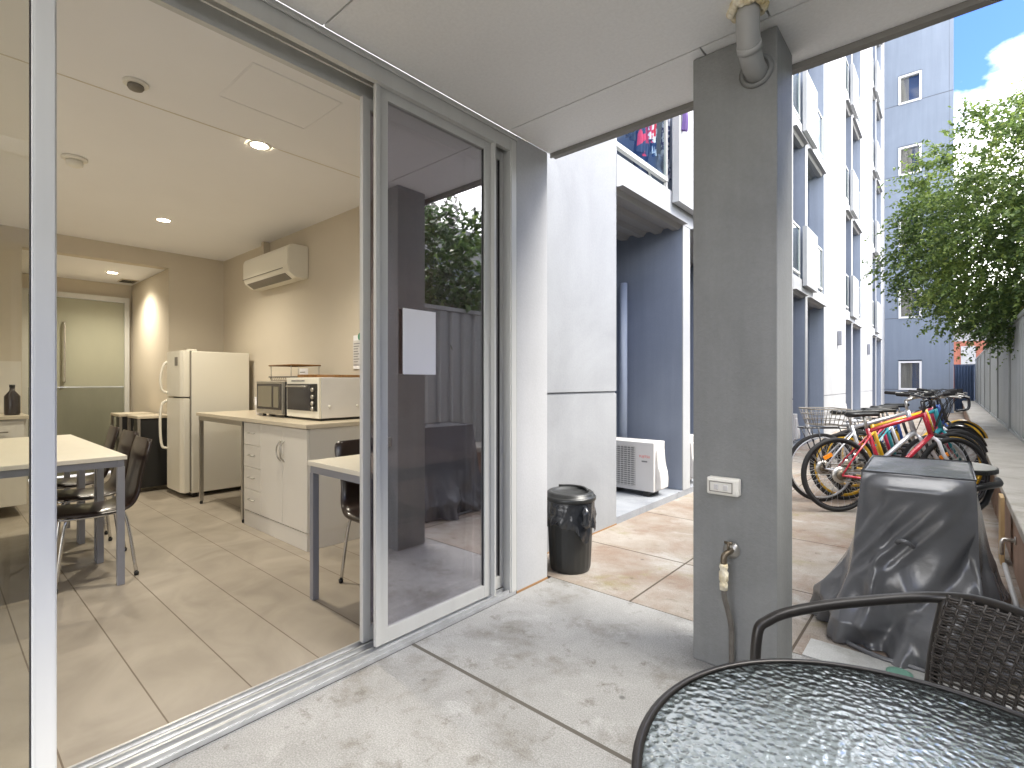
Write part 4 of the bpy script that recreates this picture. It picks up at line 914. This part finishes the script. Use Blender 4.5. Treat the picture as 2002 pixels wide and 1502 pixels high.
for j in range(8):
    for k in range(NS): b.faces.new((ring[j][k], ring[j][(k + 1) % NS], ring[j + 1][(k + 1) % NS], ring[j + 1][k])).smooth = True
bag = obj('bin_bag', b, M['bag']); tag(bag, 'shiny black bin liner folded over the bin rim', 'bin liner')
b = BM()
pts = []
for i in range(9):
    v = i / 8; pts.append((cx + .165 * math.cos(R(-22)) + .02 * math.sin(v * PI), cy + .165 * math.sin(R(-22)) - .02 * math.sin(v * PI), .43 - .14 * v))
tube(b, pts, [.010, .02, .026, .022, .018, .024, .028, .02, .006], 10)
kn = obj('bag_knot', b, M['bag'], bag, world=False)
bmesh_off = Vector(bag.location); kn.location = -bmesh_off

# ================================================================ COVERED BARBECUE
def bbq():
    cx, cy = -.125, 3.17
    b = BM(); NA, NH = 340, 120; rows = []
    top = [(-.318, 2.82), (.072, 2.845), (.068, 3.50), (-.335, 3.44)]
    def rr(poly, t):      # point along a closed polygon, t in 0..1 by perimeter
        L_ = [math.dist(poly[i], poly[(i + 1) % 4]) for i in range(4)]; s = t * sum(L_); i = 0
        while i < 3 and s > L_[i]: s -= L_[i]; i += 1
        f = min(1, s / L_[i]); a, c = poly[i], poly[(i + 1) % 4]
        return Vector((a[0] + (c[0] - a[0]) * f, a[1] + (c[1] - a[1]) * f)), i, f
    def base(t):
        P_, i, f = rr([(-.50, 2.76), (.22, 2.80), (.24, 3.66), (-.52, 3.60)], t)
        d = P_ - Vector((cx, cy)); a = math.atan2(d.y, d.x)
        rad = 1 / ((abs(math.cos(a)) / .335) ** 3.0 + (abs(math.sin(a)) / .47) ** 3.0) ** (1 / 3.0)
        return Vector((cx + rad * math.cos(a), cy + rad * math.sin(a))), a
    random.seed(3)
    for j in range(NH + 1):
        v = j / NH; row = []
        for k in range(NA):
            t_ = k / NA; tp, i, f = rr(top, t_); bp, a = base(t_)
            z = .79 * (1 - v)
            w_ = .40 * v + .60 * v ** 1.5
            if i == 0: w_ *= (.45 + .55 * v)           # front hangs nearly plumb, then flares
            p = tp.lerp(bp, w_); d = (p - Vector((cx, cy))); dn = d.normalized()
            cor = min(f, 1 - f)                         # 0 at a corner
            lowr = min(1, max(0, (v - .48) / .35))
            fold = .036 * v * v * math.sin(t_ * 2 * PI * 9 + 2.6 * noise.noise(Vector((t_ * 7, v * 1.2, 1)))) * min(1, cor * 5 + v)
            fold += .022 * noise.noise(Vector((p.x * 4.0, p.y * 4.0, z * 2.2))) * min(1, v * 2.2)
            vd = noise.voronoi(Vector((p.x * 4.6 + 3, p.y * 4.6, z * 3.2 + 1)))[0]; fold += .15 * (vd[0] - .32) * lowr
            vd = noise.voronoi(Vector((p.x * 11 + 8, p.y * 11, z * 7 + 4)))[0]; fold += .030 * (vd[0] - .3) * (lowr + .12)
            if i == 0:
                edge_ = min(1, 3.2 * f, 3.2 * (1 - f)); edge_ = edge_ * edge_ * (3 - 2 * edge_)
                rise = min(1, v / .075); rise = rise * rise * (3 - 2 * rise); fall = max(0, 1 - max(0, v - .085) / .36); fold += .062 * edge_ * rise * fall ** 1.6
                # tension lines running from the right corner down to the left
                dg = (1 - f) * .9 - v * 1.05
                for q, am in ((-.26, .013), (-.10, .018), (.06, .020), (.20, .012)): fold += am * math.exp(-((dg + q - .2) / .045) ** 2) * math.sin(min(1, max(0, v - .10) * 1.9) * PI)
                fold -= .045 * math.exp(-((dg + .42) / .10) ** 2) * min(1, v * 2.5)
                fold += .05 * math.exp(-((f - .22 - .12 * v) / .05) ** 2) * max(0, v - .30) * 1.5
            if v > .86: fold += .02 * math.sin(t_ * 2 * PI * 31) * (v - .86) / .14
            p = p + dn * fold
            if z < .004: z = .004 + .004 * abs(noise.noise(Vector((t_ * 40, 0, 0))))
            z += .012 * noise.noise(Vector((t_ * 12, v * 5, 4))) * math.sin(v * PI)
            row.append(b.verts.new((p.x, p.y, z)))
        rows.append(row)
    for j in range(NH):
        for k in range(NA): b.faces.new((rows[j][k], rows[j + 1][k], rows[j + 1][(k + 1) % NA], rows[j][(k + 1) % NA])).smooth = True
    # top sheet
    prev = rows[0]; c0_ = Vector((cx, cy))
    for s in (.93, .82, .68, .5, .3, .12):
        cur = []
        for k in range(NA):
            q = Vector(rows[0][k].co[:2]); q = c0_ + (q - c0_) * s
            zz = .79 + .006 * noise.noise(Vector((q.x * 9, q.y * 9, 2))) - .014 * math.sin(PI * (1 - s)) * math.exp(-((q.y - 2.95) / .12) ** 2) + .004 * (1 - s)
            cur.append(b.verts.new((q.x, q.y, zz)))
        for k in range(NA): b.faces.new((prev[k], prev[(k + 1) % NA], cur[(k + 1) % NA], cur[k])).smooth = True
        prev = cur
    b.faces.new(prev)
    t = thing('covered_barbecue', 'barbecue under a creased dark grey cover with bunched hem', 'covered barbecue', (cx, cy, 0))
    o = obj('cover', b, M['cover'], t)
    # hem roll on the ground
    b = BM(); pts = []
    for k in range(0, 120):
        bp, a = base(k / 120); d = (bp - Vector((cx, cy))).normalized(); bp = bp + d * (.012 + .012 * noise.noise(Vector((k * .2, 0, 0)))); pts.append((bp.x, bp.y, .012))
    tube(b, pts, [.011 + .004 * noise.noise(Vector((k * .35, 3, 0))) for k in range(120)], 8, closed=True); obj('hem', b, M['cover'], o)
    b = BM(); tube(b, spline([(-.185, 2.775, .50), (-.17, 2.755, .515), (-.145, 2.755, .51), (-.13, 2.778, .49)], 5), .010, 8); obj('cover_strap', b, M['cover'], o)
    for x in (-.38, .10):
        for y in (2.95, 3.45): obj('leg', tube(BM(), [(x, y, .0), (x * .75 - .03, y, .70)], .014, 8), M['black'], t)
    prs = []
    for q in range(13): a = -PI / 2 + q * PI / 12; prs.append((.075 + .095 * math.cos(a), 3.44 + .17 * math.sin(a)))
    sh_ = obj('side_shelf', prism(BM(), [(-.02, 3.27)] + prs + [(-.02, 3.61)], .755, .775, 'XY', .004), M['black'], t)
    prs2 = [(.075 + .088 * math.cos(-PI / 2 + q * PI / 12), 3.44 + .160 * math.sin(-PI / 2 + q * PI / 12)) for q in range(13)]
    obj('shelf_plate', prism(BM(), [(-.01, 3.28)] + prs2 + [(-.01, 3.60)], .7755, .778, 'XY'), M['steel'], sh_)
    obj('shelf_bracket', tube(BM(), spline([(.168, 3.50, .71), (.165, 3.40, .705), (.10, 3.28, .70), (.0, 3.26, .66)], 6), .016, 10), M['black'], t)
    b = BM(); tube(b, [(.15, 3.47, .70), (.12, 3.44, .60), (.02, 3.40, .48)], .014, 8); obj('shelf_strut', b, M['black'], t)
    b = BM(); tube(b, [(x_, y_, .792) for x_, y_ in top], .0042, 6, closed=True); obj('piping', b, M['cover'], o)
    obj('hood', box(BM(), -.30, .05, 2.9, 3.42, .60, .76, .03), M['black'], t)
bbq()

# ================================================================ GLASS TABLES
def glass_table(x, y, H_, rad, label):
    t = thing('glass_table', label, 'table', (x, y, 0), 0, None, local=True)
    obj('glass_top', lathe(BM(), [(.0005, H_ - .006), (rad - .006, H_ - .006), (rad - .004, H_ - .004), (rad - .004, H_ - .002), (rad - .006, H_), (.0005, H_)], seg=96, cap=False), M['rain_glass'], t, world=False)
    b = BM(); pr = [(rad - .012, H_ - .011), (rad - .012, H_ - .008), (rad - .003, H_ - .007), (rad - .003, H_ + .001), (rad - .005, H_ + .003), (rad + .005, H_ + .003), (rad + .008, H_), (rad + .008, H_ - .016), (rad + .004, H_ - .020), (rad - .010, H_ - .020), (rad - .012, H_ - .011)]
    lathe(b, pr, seg=96, cap=False); obj('rim', b, M['chair_tube'], t, world=False)
    for k in range(4):
        a = k * PI / 2 + .5; c_, s_ = math.cos(a), math.sin(a)
        l_ = obj('leg', tube(BM(), spline([(c_ * (rad - .02), s_ * (rad - .02), H_ - .024), (c_ * (rad - .09), s_ * (rad - .09), H_ * .55), (c_ * (rad - .04), s_ * (rad - .04), .012)], 8), .010, 10), M['chair_tube'], t, world=False)
        obj('foot', lathe(BM(), [(.013, 0), (.014, .014)], c=(c_ * (rad - .04), s_ * (rad - .04), 0), seg=12), M['black'], l_, world=False)
    b = BM(); tube(b, [((rad - .098) * math.cos(q / 36 * 2 * PI), (rad - .098) * math.sin(q / 36 * 2 * PI), H_ * .55) for q in range(36)], .007, 8, closed=True); obj('brace_ring', b, M['chair_tube'], t, world=False)
    return t
glass_table(-.012, .722, .72, .318, 'round hammered glass table in the foreground, nearest the camera')

# ================================================================ WICKER CHAIRS
def wicker_chair(label):
    """faces +X, origin on the floor under the seat"""
    t = thing('wicker_chair', label, 'chair', (0, 0, 0), 0, 'dark wicker garden chairs', local=True)
    def side(s): return [(.20, s * .245, .012), (.205, s * .25, .30), (.200, s * .262, .56), (.165, s * .272, .615), (.06, s * .283, .645), (-.08, s * .275, .672), (-.20, s * .25, .695)]
    lo = bend([side(1)[0], side(1)[1], side(1)[2]], .03)
    pts = spline(side(1) + [(-.262, .17, .715), (-.285, .0, .722), (-.262, -.17, .715)] + side(-1)[::-1], 8)
    obj('hoop_frame', tube(BM(), pts, .0125, 14), M['chair_tube'], t, world=False)
    # rear legs
    for s in (1, -1):
        obj('leg', tube(BM(), spline([(-.27, s * .24, .012), (-.21, s * .235, .25), (-.175, s * .232, .41), (-.19, s * .243, .55), (-.215, s * .240, .700)], 6), .0125, 12), M['chair_tube'], t, world=False)
    obj('seat_frame', tube(BM(), bend([(.20, -.235, .40), (.20, .235, .40), (-.18, .232, .395), (-.18, -.232, .395), (.20, -.235, .40)], .04), .011, 10), M['chair_tube'], t, world=False)
    # woven back: vertical stays, fine horizontal strands over and under
    def back(u, v):      # u -1..1 across, v 0 bottom..1 top
        bow = .070 * (1 - u * u); z = .405 + (.305 + .012 * (1 - u * u)) * v
        x = -.178 - .030 * v - bow * (.35 + .65 * v) + .02 * math.sin(v * PI)
        return Vector((x, u * .232, z))
    b = BM(); NSV = 23
    for i in range(NSV):
        u = -1 + 2 * i / (NSV - 1); tube(b, [back(u * .97, v / 10) for v in range(11)], .0032, 6)
    obj('back_stay', b, M['wicker'], t, world=False)
    b = BM(); rowsn = 56
    for j in range(rowsn):
        v = .02 + .96 * j / (rowsn - 1); P_ = []
        for k in range(111):
            u = -1 + 2 * k / 110; p = back(u * .98, v); p.x += .0048 * math.sin(u * (NSV - 1) / 2 * PI + (j // (1 if .25 < v < .42 else 2) % 2) * PI); P_.append(p)
        tube(b, P_, .0026, 5)
    obj('back_weave', b, M['wicker'], t, world=False)
    b = BM()
    for j in range(40):
        x = -.17 + .36 * j / 39; tube(b, [(x, -.228 + .456 * k / 36, .401 - .012 * math.sin(k / 36 * PI) + .0035 * math.sin(k * PI / 3 + j * PI)) for k in range(37)], .0040, 5)
    for i in range(13):
        y = -.22 + .44 * i / 12; tube(b, [(-.175 + .37 * k / 8, y, .401 - .012 * math.cos(y / .46 * PI)) for k in range(9)], .004, 5)
    obj('seat_weave', b, M['wicker'], t, world=False)
    b = BM(); tube(b, [(-.235, -.237, .16), (-.235, .237, .16)], .008, 8); tube(b, [(.203, -.247, .16), (.203, .247, .16)], .008, 8); obj('stretcher', b, M['chair_tube'], t, world=False)
    b = BM()
    for s in (1, -1):
        for x in (.20, -.27): lathe(b, [(.015, 0), (.016, .016)], c=(x, s * .243, 0), seg=12)
    obj('foot', b, M['black'], t, world=False)
    return t
wc = wicker_chair('dark wicker garden chair at the foreground glass table, back to the fence'); wc.location = (-.049, 1.231, 0); wc.rotation_euler.z = R(215.3)
dup(wc, (.28, .22, 0), R(120), 'dark wicker garden chair behind the camera side of the glass table')

# ================================================================ BICYCLES
def bike(label, frame, fork, rim='black_paint', fat=.024, rack=False, basket=False, fender=None, orange=False, rimw=.010, saddle='black', bar_w=.29, drop=False, step=False):
    """rear axle over the origin, faces +X"""
    t = thing('bicycle', label, 'bicycle', (0, 0, 0), 0, 'bicycles parked side by side along the lane', local=True); RW = .315; WB = 1.03
    FM = M[frame]
    def wheel(name, cx_):
        o = obj(name, lathe(BM(), [(RW - .026, -.011), (RW - fat, -.013), (RW - .008, -fat * .62), (RW + .006, -.007), (RW + .008, 0), (RW + .006, .007), (RW - .008, fat * .62), (RW - fat, .013), (RW - .026, .011)], c=(cx_, 0, RW + .008), seg=48, axis='Y', cap=False), M['rubber'], t, world=False)
        obj('rim', lathe(BM(), [(RW - .026 - rimw, -.009), (RW - .025, -.012), (RW - .025, .012), (RW - .026 - rimw, .009), (RW - .026 - rimw, -.009)], c=(cx_, 0, RW + .008), seg=48, axis='Y', cap=False), M[rim], o, world=False)
        b = BM()
        for k in range(28):
            a = k / 28 * 2 * PI; a2 = a + (.22 if k % 2 else -.22); s = .024 if k % 4 < 2 else -.024
            tube(b, [(cx_ + .018 * math.cos(a2), s, RW + .008 + .018 * math.sin(a2)), (cx_ + (RW - .032) * math.cos(a), 0, RW + .008 + (RW - .032) * math.sin(a))], .0013, 4, caps=False)
        obj('spokes', b, M['spoke'], o, world=False)
        obj('hub', lathe(BM(), [(.010, -.045), (.020, -.03), (.014, -.02), (.014, .02), (.020, .03), (.010, .045)], c=(cx_, 0, RW + .008), seg=16, axis='Y'), M['steel'], o, world=False)
        obj('brake_disc', lathe(BM(), [(.02, -.034), (.07, -.034), (.07, -.032), (.02, -.032)], c=(cx_, 0, RW + .008), seg=24, axis='Y', cap=False), M['steel'], o, world=False)
        if orange:
            b = BM(); a = R(118); c_ = Vector((cx_ + .19 * math.cos(a), -.012, RW + .19 * math.sin(a))); d = Vector((-math.sin(a), 0, math.cos(a))); u_ = Vector((math.cos(a), 0, math.sin(a)))
            vs = [b.verts.new(c_ + d * p + u_ * q + Vector((0, r_, 0))) for r_ in (-.006, .006) for p, q in ((-.04, -.016), (.04, -.016), (.04, .016), (-.04, .016))]
            for f in ((0, 1, 2, 3), (7, 6, 5, 4), (0, 4, 5, 1), (1, 5, 6, 2), (2, 6, 7, 3), (3, 7, 4, 0)): b.faces.new([vs[i] for i in f])
            obj('reflector', b, M['orange'], o, world=False)
    wheel('rear_wheel', 0); wheel('front_wheel', WB)
    z = RW + .008; BB = Vector((.42, 0, .27)); ST = Vector((.28, 0, .70)); HT = Vector((.785, 0, .845)); HB = Vector((.845, 0, .66)); 
    b = BM(); tt0 = ST if not step else Vector((.34, 0, .50))
    tube(b, [BB, ST + (ST - BB) * .05], .0165, 12); tube(b, [HB + Vector((0, 0, .01)), BB], .021, 12); tube(b, [HT, tt0], .017, 12); tube(b, [HT + Vector((-.006, 0, .02)), HB], .021, 12)
    for s in (1, -1):
        tube(b, bend([BB + Vector((-.01, s * .03, 0)), (.25, s * .055, .285), (0, s * .06, z)], .05), .009, 8); tube(b, [ST + Vector((.01, s * .015, -.04)), (.10, s * .048, z + .13), (0, s * .06, z)], .008, 8)
    obj('frame', b, FM, t, world=False)
    b = BM(); tube(b, [HB, HB + Vector((.012, 0, -.03))], .018, 12)
    for s in (1, -1): tube(b, [HB + Vector((.01, s * .02, -.02)), HB + Vector((.02, s * .05, -.05)), (.90, s * .052, .50), (WB, s * .052, z)], [.013, .016, .015, .010], 10)
    obj('fork', b, M[fork], t, world=False)
    b = BM(); tube(b, [ST, ST + Vector((-.035, 0, .13))], .012, 10); sp = obj('seat_post', b, M['steel'], t, world=False)
    b = BM(); rws = []
    for (x, wdt, h) in ((.15, .002, .0), (.13, .012, .012), (.07, .018, .014), (0, .030, .012), (-.06, .062, .012), (-.11, .072, .016), (-.135, .055, .012), (-.145, .01, .0)):
        c_ = Vector((.24 + x, 0, .845)); rws.append([b.verts.new(c_ + Vector((0, wdt * math.cos(q), h * .2 + (.016 * math.sin(q) if math.sin(q) > 0 else .03 * math.sin(q) * (.5 + wdt * 6))))) for q in [k * PI / 6 for k in range(12)]])
    for i in range(len(rws) - 1):
        for k in range(12): b.faces.new((rws[i][k], rws[i][(k + 1) % 12], rws[i + 1][(k + 1) % 12], rws[i + 1][k])).smooth = True
    b.faces.new(rws[0]); b.faces.new(rws[-1][::-1]); obj('saddle', b, M[saddle], t, world=False)
    st = HT + Vector((-.02, 0, .11)); b = BM(); tube(b, [HT, st], .012, 10); tube(b, [st, st + Vector((.08, 0, .03))], .013, 10); bc = st + Vector((.08, 0, .035))
    if drop:
        tube(b, bend([bc + Vector((.0, s_, 0)) if False else p for s_ in (0,) for p in (bc + Vector((-.04, -.21, -.13)), bc + Vector((.09, -.21, -.12)), bc + Vector((.09, -.20, 0)), bc + Vector((0, -.19, 0)), bc + Vector((0, .19, 0)), bc + Vector((.09, .20, 0)), bc + Vector((.09, .21, -.12)), bc + Vector((-.04, .21, -.13)))], .05), .012, 8)
    else: tube(b, spline([bc + Vector((-.06, -bar_w, .035)), bc + Vector((-.03, -bar_w * .55, .03)), bc + Vector((0, -.05, 0)), bc + Vector((0, .05, 0)), bc + Vector((-.03, bar_w * .55, .03)), bc + Vector((-.06, bar_w, .035))], 5), .0115, 8)
    hb = obj('handlebar', b, M['black_paint'] if frame != 'silver_paint' else M['steel'], t, world=False)
    for s in (1, -1):
        if not drop: obj('grip', tube(BM(), [bc + Vector((-.038, s * bar_w * .66, .031)), bc + Vector((-.062, s * (bar_w + .01), .036))], .017, 10), M['rubber'], hb, world=False)
        b = BM(); p0 = bc + Vector((-.01, s * bar_w * .5, .02)); tube(b, spline([p0, p0 + Vector((.06, s * .02, -.01)), p0 + Vector((.055, s * .11, -.02))], 5), .006, 6); tube(b, [p0 + Vector((0, -.012, 0)), p0 + Vector((0, .012, 0))], .022, 8); obj('brake_lever', b, M['steel'], hb, world=False)
    b = BM()
    for s in (1, -1): tube(b, spline([bc + Vector((0, s * bar_w * .45, .01)), bc + Vector((.10, s * .10, .03 + .02 * s)), bc + Vector((.10, 0, -.10)), HB + Vector((.02, 0, .02))], 6), .003, 5)
    obj('brake_cable', b, M['rubber'], hb, world=False)
    b = BM(); lathe(b, [(.005, -.055), (.085, -.053), (.088, -.050), (.005, -.048)], c=tuple(BB), seg=28, axis='Y'); obj('chainring', b, M['steel'], t, world=False)
    for s, a in ((1, R(-60)), (-1, R(120))):
        e = BB + Vector((.165 * math.cos(a), s * .072, .165 * math.sin(a))); c_ = obj('crank', tube(BM(), [BB + Vector((0, s * .062, 0)), e], .010, 8), M['black_paint'], t, world=False)
        obj('pedal', box(BM(), e.x - .045, e.x + .045, min(e.y, e.y + s * .09), max(e.y, e.y + s * .09), e.z - .010, e.z + .010, .003), M['black'], c_, world=False)
    b = BM(); tube(b, [(.42, -.052, .358), (0, -.052, z + .035)], .005, 6); tube(b, [(.42, -.052, .185), (0, -.052, z - .035)], .005, 6); obj('chain', b, M['brass'], t, world=False)
    b = BM(); lathe(b, [(.012, -.060), (.045, -.055), (.040, -.045), (.012, -.040)], c=(0, 0, z), seg=22, axis='Y'); obj('sprocket', b, M['brass'], t, world=False)
    if rack:
        b = BM(); zr = .70
        tube(b, bend([(.20, -.06, zr), (-.20, -.06, zr), (-.20, .06, zr), (.20, .06, zr)], .03), .006, 6); tube(b, [(.0, -.06, zr), (0, .06, zr)], .005, 6)
        for s in (1, -1): tube(b, [(0, s * .065, z), (-.06, s * .06, zr)], .006, 6); tube(b, [(0, s * .065, z), (-.16, s * .06, zr)], .005, 6)
        obj('rear_rack', b, M['black_paint'], t, world=False)
    if basket:
        b = BM(); z0_ = .72; 
        for zz, e in ((z0_ + .01, 0), (z0_ + .06, .015), (z0_ + .11, .03), (z0_ + .16, .045)):
            tube(b, bend([(.14 + e, -.10 - e, zz), (-.10 - e, -.10 - e, zz), (-.10 - e, .10 + e, zz), (.14 + e, .10 + e, zz), (.14 + e, -.10 - e, zz)], .03), .004 if e < .04 else .006, 6)
        for k in range(7): x = .13 - k * .037; [tube(b, [(x, s * .10, z0_ + .01), (x * 1.15, s * .145, z0_ + .16)], .0028, 5) for s in (1, -1)]; tube(b, [(x, -.10, z0_ + .01), (x, .10, z0_ + .01)], .0028, 5)
        for k in range(6): y = -.09 + k * .036; tube(b, [(-.10, y, z0_ + .01), (-.145, y * 1.4, z0_ + .16)], .0028, 5)
        obj('basket', b, M['seal'], t, world=False)
    if fender:
        for cx_, a0, a1 in ((0, 35, 185), (WB, 10, 150)):
            b = BM(); P_ = []
            for k in range(21):
                a = R(a0 + (a1 - a0) * k / 20); P_.append([(cx_ + (RW + .022 - abs(q) * .25) * math.cos(a), q, z + (RW + .022 - abs(q) * .25) * math.sin(a)) for q in (-.028, -.018, 0, .018, .028)])
            V = [[b.verts.new(p) for p in r_] for r_ in P_] ; V2 = [[b.verts.new((p[0], p[1], p[2] + .002)) for p in r_] for r_ in P_]
            for k in range(20):
                for q in range(4): b.faces.new((V[k][q], V[k + 1][q], V[k + 1][q + 1], V[k][q + 1])); b.faces.new((V2[k][q], V2[k][q + 1], V2[k + 1][q + 1], V2[k + 1][q]))
            obj('mudguard', b, M[fender], t, world=False)
    return t
BK = [
 (dict(label='red mountain bike with white fork, nearest the barbecue', frame='red_paint', fork='white_paint', orange=True, fat=.03), (-.80, 5.52), 42),
 (dict(label='silver bike with wire basket on its rear rack', frame='silver_paint', fork='silver_paint', fat=.017, rack=True, basket=True, rim='silver_paint'), (-1.0, 5.88), 38),
 (dict(label='yellow framed bike between silver and teal bikes', frame='yellow', fork='black_paint', rim='yellow', rimw=.024, fat=.028), (-.84, 6.12), 40),
 (dict(label='teal bike with drop handlebars in the row', frame='teal_paint', fork='teal_paint', fat=.018, drop=True, rack=True), (-.76, 6.42), 43),
 (dict(label='crimson bike with yellow rims behind the teal one', frame='pink_paint', fork='pink_paint', fat=.028, rim='yellow', rimw=.028), (-.84, 6.72), 39),
 (dict(label='white bike with black mudguards in the middle of the row', frame='white_paint', fork='white_paint', fender='black_paint', rim='silver_paint', rack=True), (-.74, 7.05), 43),
 (dict(label='black bike with yellow wheel rims', frame='black_paint', fork='black_paint', rim='yellow', rimw=.030, fat=.03), (-.78, 7.4), 40),
 (dict(label='blue bike with rear rack near the far end of the row', frame='blue_paint', fork='blue_paint', rack=True), (-.78, 7.8), 43),
 (dict(label='farthest bike of the row, black with yellow mudguards', frame='black_paint', fork='black_paint', fender='yellow', rim='yellow', rimw=.03), (-.73, 8.25), 41),
]
for kw, (x, y), a in BK:
    o = bike(**kw); o.location = (x, y, 0); o.rotation_euler = (R(random.uniform(-4, 4)), 0, R(a)); o.scale = (1.06,) * 3

# ================================================================ TREE
def leaves(name, parent, C_, S_, nspray, leaf, rnd, zmin, zmax=99, hole=-.22, edge=150, keep=None, tone0=.48):
    verts, faces, tone = [], [], []
    def leafq(p, d, n_, s, tn):
        d = d.normalized(); side = d.cross(n_)
        if side.length < .01: return
        side.normalize(); up = side.cross(d); i0 = len(verts)
        w_ = s * .30; a_ = p + d * s * .30; m_ = p + d * s * .68
        verts.extend([p, a_ + side * w_ + up * s * .07, m_ + side * w_ * .8 + up * s * .04, p + d * s - up * s * .05, m_ - side * w_ * .8 + up * s * .04, a_ - side * w_ + up * s * .07]); faces.append((i0, i0 + 1, i0 + 2, i0 + 3, i0 + 4, i0 + 5)); tone.append(tn)
    def spray(c, d, L_, nl, s, tn0):
        d = d.normalized(); q = c.copy()
        for i in range(nl):
            q = q + d * (L_ / nl); d = (d + Vector((0, 0, -.05)) + Vector((rnd.uniform(-.12, .12), rnd.uniform(-.12, .12), rnd.uniform(-.1, .06)))).normalized()
            for k in range(2):
                a = Vector((rnd.gauss(0, 1), rnd.gauss(0, 1), rnd.gauss(-.2, .8))).normalized(); ld = (d * .5 + a).normalized()
                leafq(q, ld, Vector((rnd.gauss(0, .5), rnd.gauss(0, .5), 1)), s * rnd.uniform(.7, 1.3), min(1, max(0, tn0 + rnd.gauss(0, .17))))
    def dens(u): return noise.noise(u * 2.6 + Vector((3, 7, 1))) + .5 * noise.noise(u * 6)
    cnt = 0; tries = 0
    while cnt < nspray and tries < nspray * 12:
        tries += 1
        u = Vector((rnd.gauss(0, 1), rnd.gauss(0, 1), rnd.gauss(0, 1))).normalized(); rad = rnd.random() ** .36
        bump_ = 1 + .22 * noise.noise(u * 2.2 + Vector((9, 2, 4))) + .13 * noise.noise(u * 5)
        v = u * rad * bump_; p = C_ + Vector((v.x * S_[0], v.y * S_[1], v.z * S_[2]))
        if p.z < zmin + .3 * noise.noise(p * 1.5) or p.z > zmax: continue
        if dens(v) < hole and rad > .5: continue
        if keep and not keep(p): continue
        tn = tone0 + .42 * noise.noise(p * .9 + Vector((4, 4, 4))) + .10 * noise.noise(p * 3)
        spray(p, (u + Vector((rnd.gauss(0, .5), rnd.gauss(0, .5), rnd.gauss(-.15, .4)))), rnd.uniform(.18, .42), rnd.randint(5, 9), leaf, tn); cnt += 1
    for k in range(edge):
        u = Vector((-abs(rnd.gauss(.9, .5)), rnd.gauss(-.2, .7), rnd.gauss(-.1, .5))).normalized(); p = C_ + Vector((u.x * S_[0], u.y * S_[1], u.z * S_[2])) * rnd.uniform(.82, .95)
        if p.z < zmin: p.z = zmin + rnd.random() * .4
        spray(p, Vector((u.x, u.y, u.z * .4 - .05)), rnd.uniform(.4, .8), rnd.randint(9, 17), leaf * .9, .62)
    me = bpy.data.meshes.new(name); off = Vector(parent['_o']); me.from_pydata([v - off for v in verts], [], faces); me.materials.append(M['leaf'])
    at = me.attributes.new('tone', 'FLOAT', 'FACE'); at.data.foreach_set('value', tone)
    o = bpy.data.objects.new(name, me); sc.collection.objects.link(o); o.parent = parent; return o
def limbs(P0, tp, dirs, r0, rnd, trunk_pts, trunk_r, maxd=3, fan=5):
    b = BM()
    def limb(p, d, L_, r, depth):
        pts = [p]; q = p.copy(); dd = d.normalized(); n = 6
        for i in range(n):
            dd = (dd + Vector((rnd.uniform(-.18, .18), rnd.uniform(-.18, .18), rnd.uniform(-.12, .10) - (.05 if depth > 1 else 0)))).normalized(); q = q + dd * L_ / n; pts.append(q.copy())
        tube(b, pts, [r * (1 - .65 * i / n) for i in range(n + 1)], 7 if depth < 2 else 5)
        if depth >= maxd: return
        for k in range(fan):
            i = rnd.randint(2, n); a = Vector((rnd.uniform(-1, 1), rnd.uniform(-1, 1), rnd.uniform(-.35, .6))).normalized(); limb(pts[i], (dd * .55 + a * .8).normalized(), L_ * rnd.uniform(.42, .6), r * .42, depth + 1)
    tube(b, trunk_pts, trunk_r, 12)
    for d, L_ in dirs: limb(tp, d, L_, r0, 1)
    return b
def tree():
    t = thing('leafy_tree', 'broad leafy green tree hanging over the fence into the lane', 'tree', (2.9, 10.9, 0))
    rnd = random.Random(11); P0 = Vector((2.9, 10.9, 0)); tp = P0 + Vector((-.1, -.1, 2.25)); V = Vector
    b = limbs(P0, tp, ((V((-1, -.1, .45)), 1.7), (V((-.7, -.7, .7)), 1.7), (V((-.5, .2, 1.1)), 2.0), (V((.5, .2, .9)), 1.7), (V((-.9, -.3, .9)), 1.9)), .075, rnd, [P0, P0 + V((-.05, 0, 1.2)), P0 + V((-.1, -.1, 2.3))], [.20, .16, .13])
    obj('trunk', b, M['bark'], t)
    leaves('crown', t, V((2.08, 11.0, 3.5)), (2.75, 2.5, 2.15), 12000, .058, rnd, 1.72, hole=-.04, edge=320, tone0=.56, keep=lambda p: not (p.y < 8.0 and p.x < .9))
    t = thing('dark_shrub', 'dark bushy shrub behind the fence, mirrored in the door glass', 'shrub', (1.5, 4.6, 0)); P0 = V((1.5, 4.6, 0))
    obj('stem', limbs(P0, P0 + V((0, 0, 1.2)), ((V((0, -1, 1)), 1.1), (V((0, 1, 1)), 1.1), (V((.2, .2, 1)), 1.2)), .05, rnd, [P0, P0 + V((0, 0, 1.3))], [.09, .06], 2, 4), M['bark'], t)
    leaves('foliage', t, V((1.5, 4.7, 2.35)), (.75, 2.4, 1.15), 1500, .085, rnd, 1.3, edge=0, hole=-.4, tone0=.25, keep=lambda p: p.x > .8)
tree()
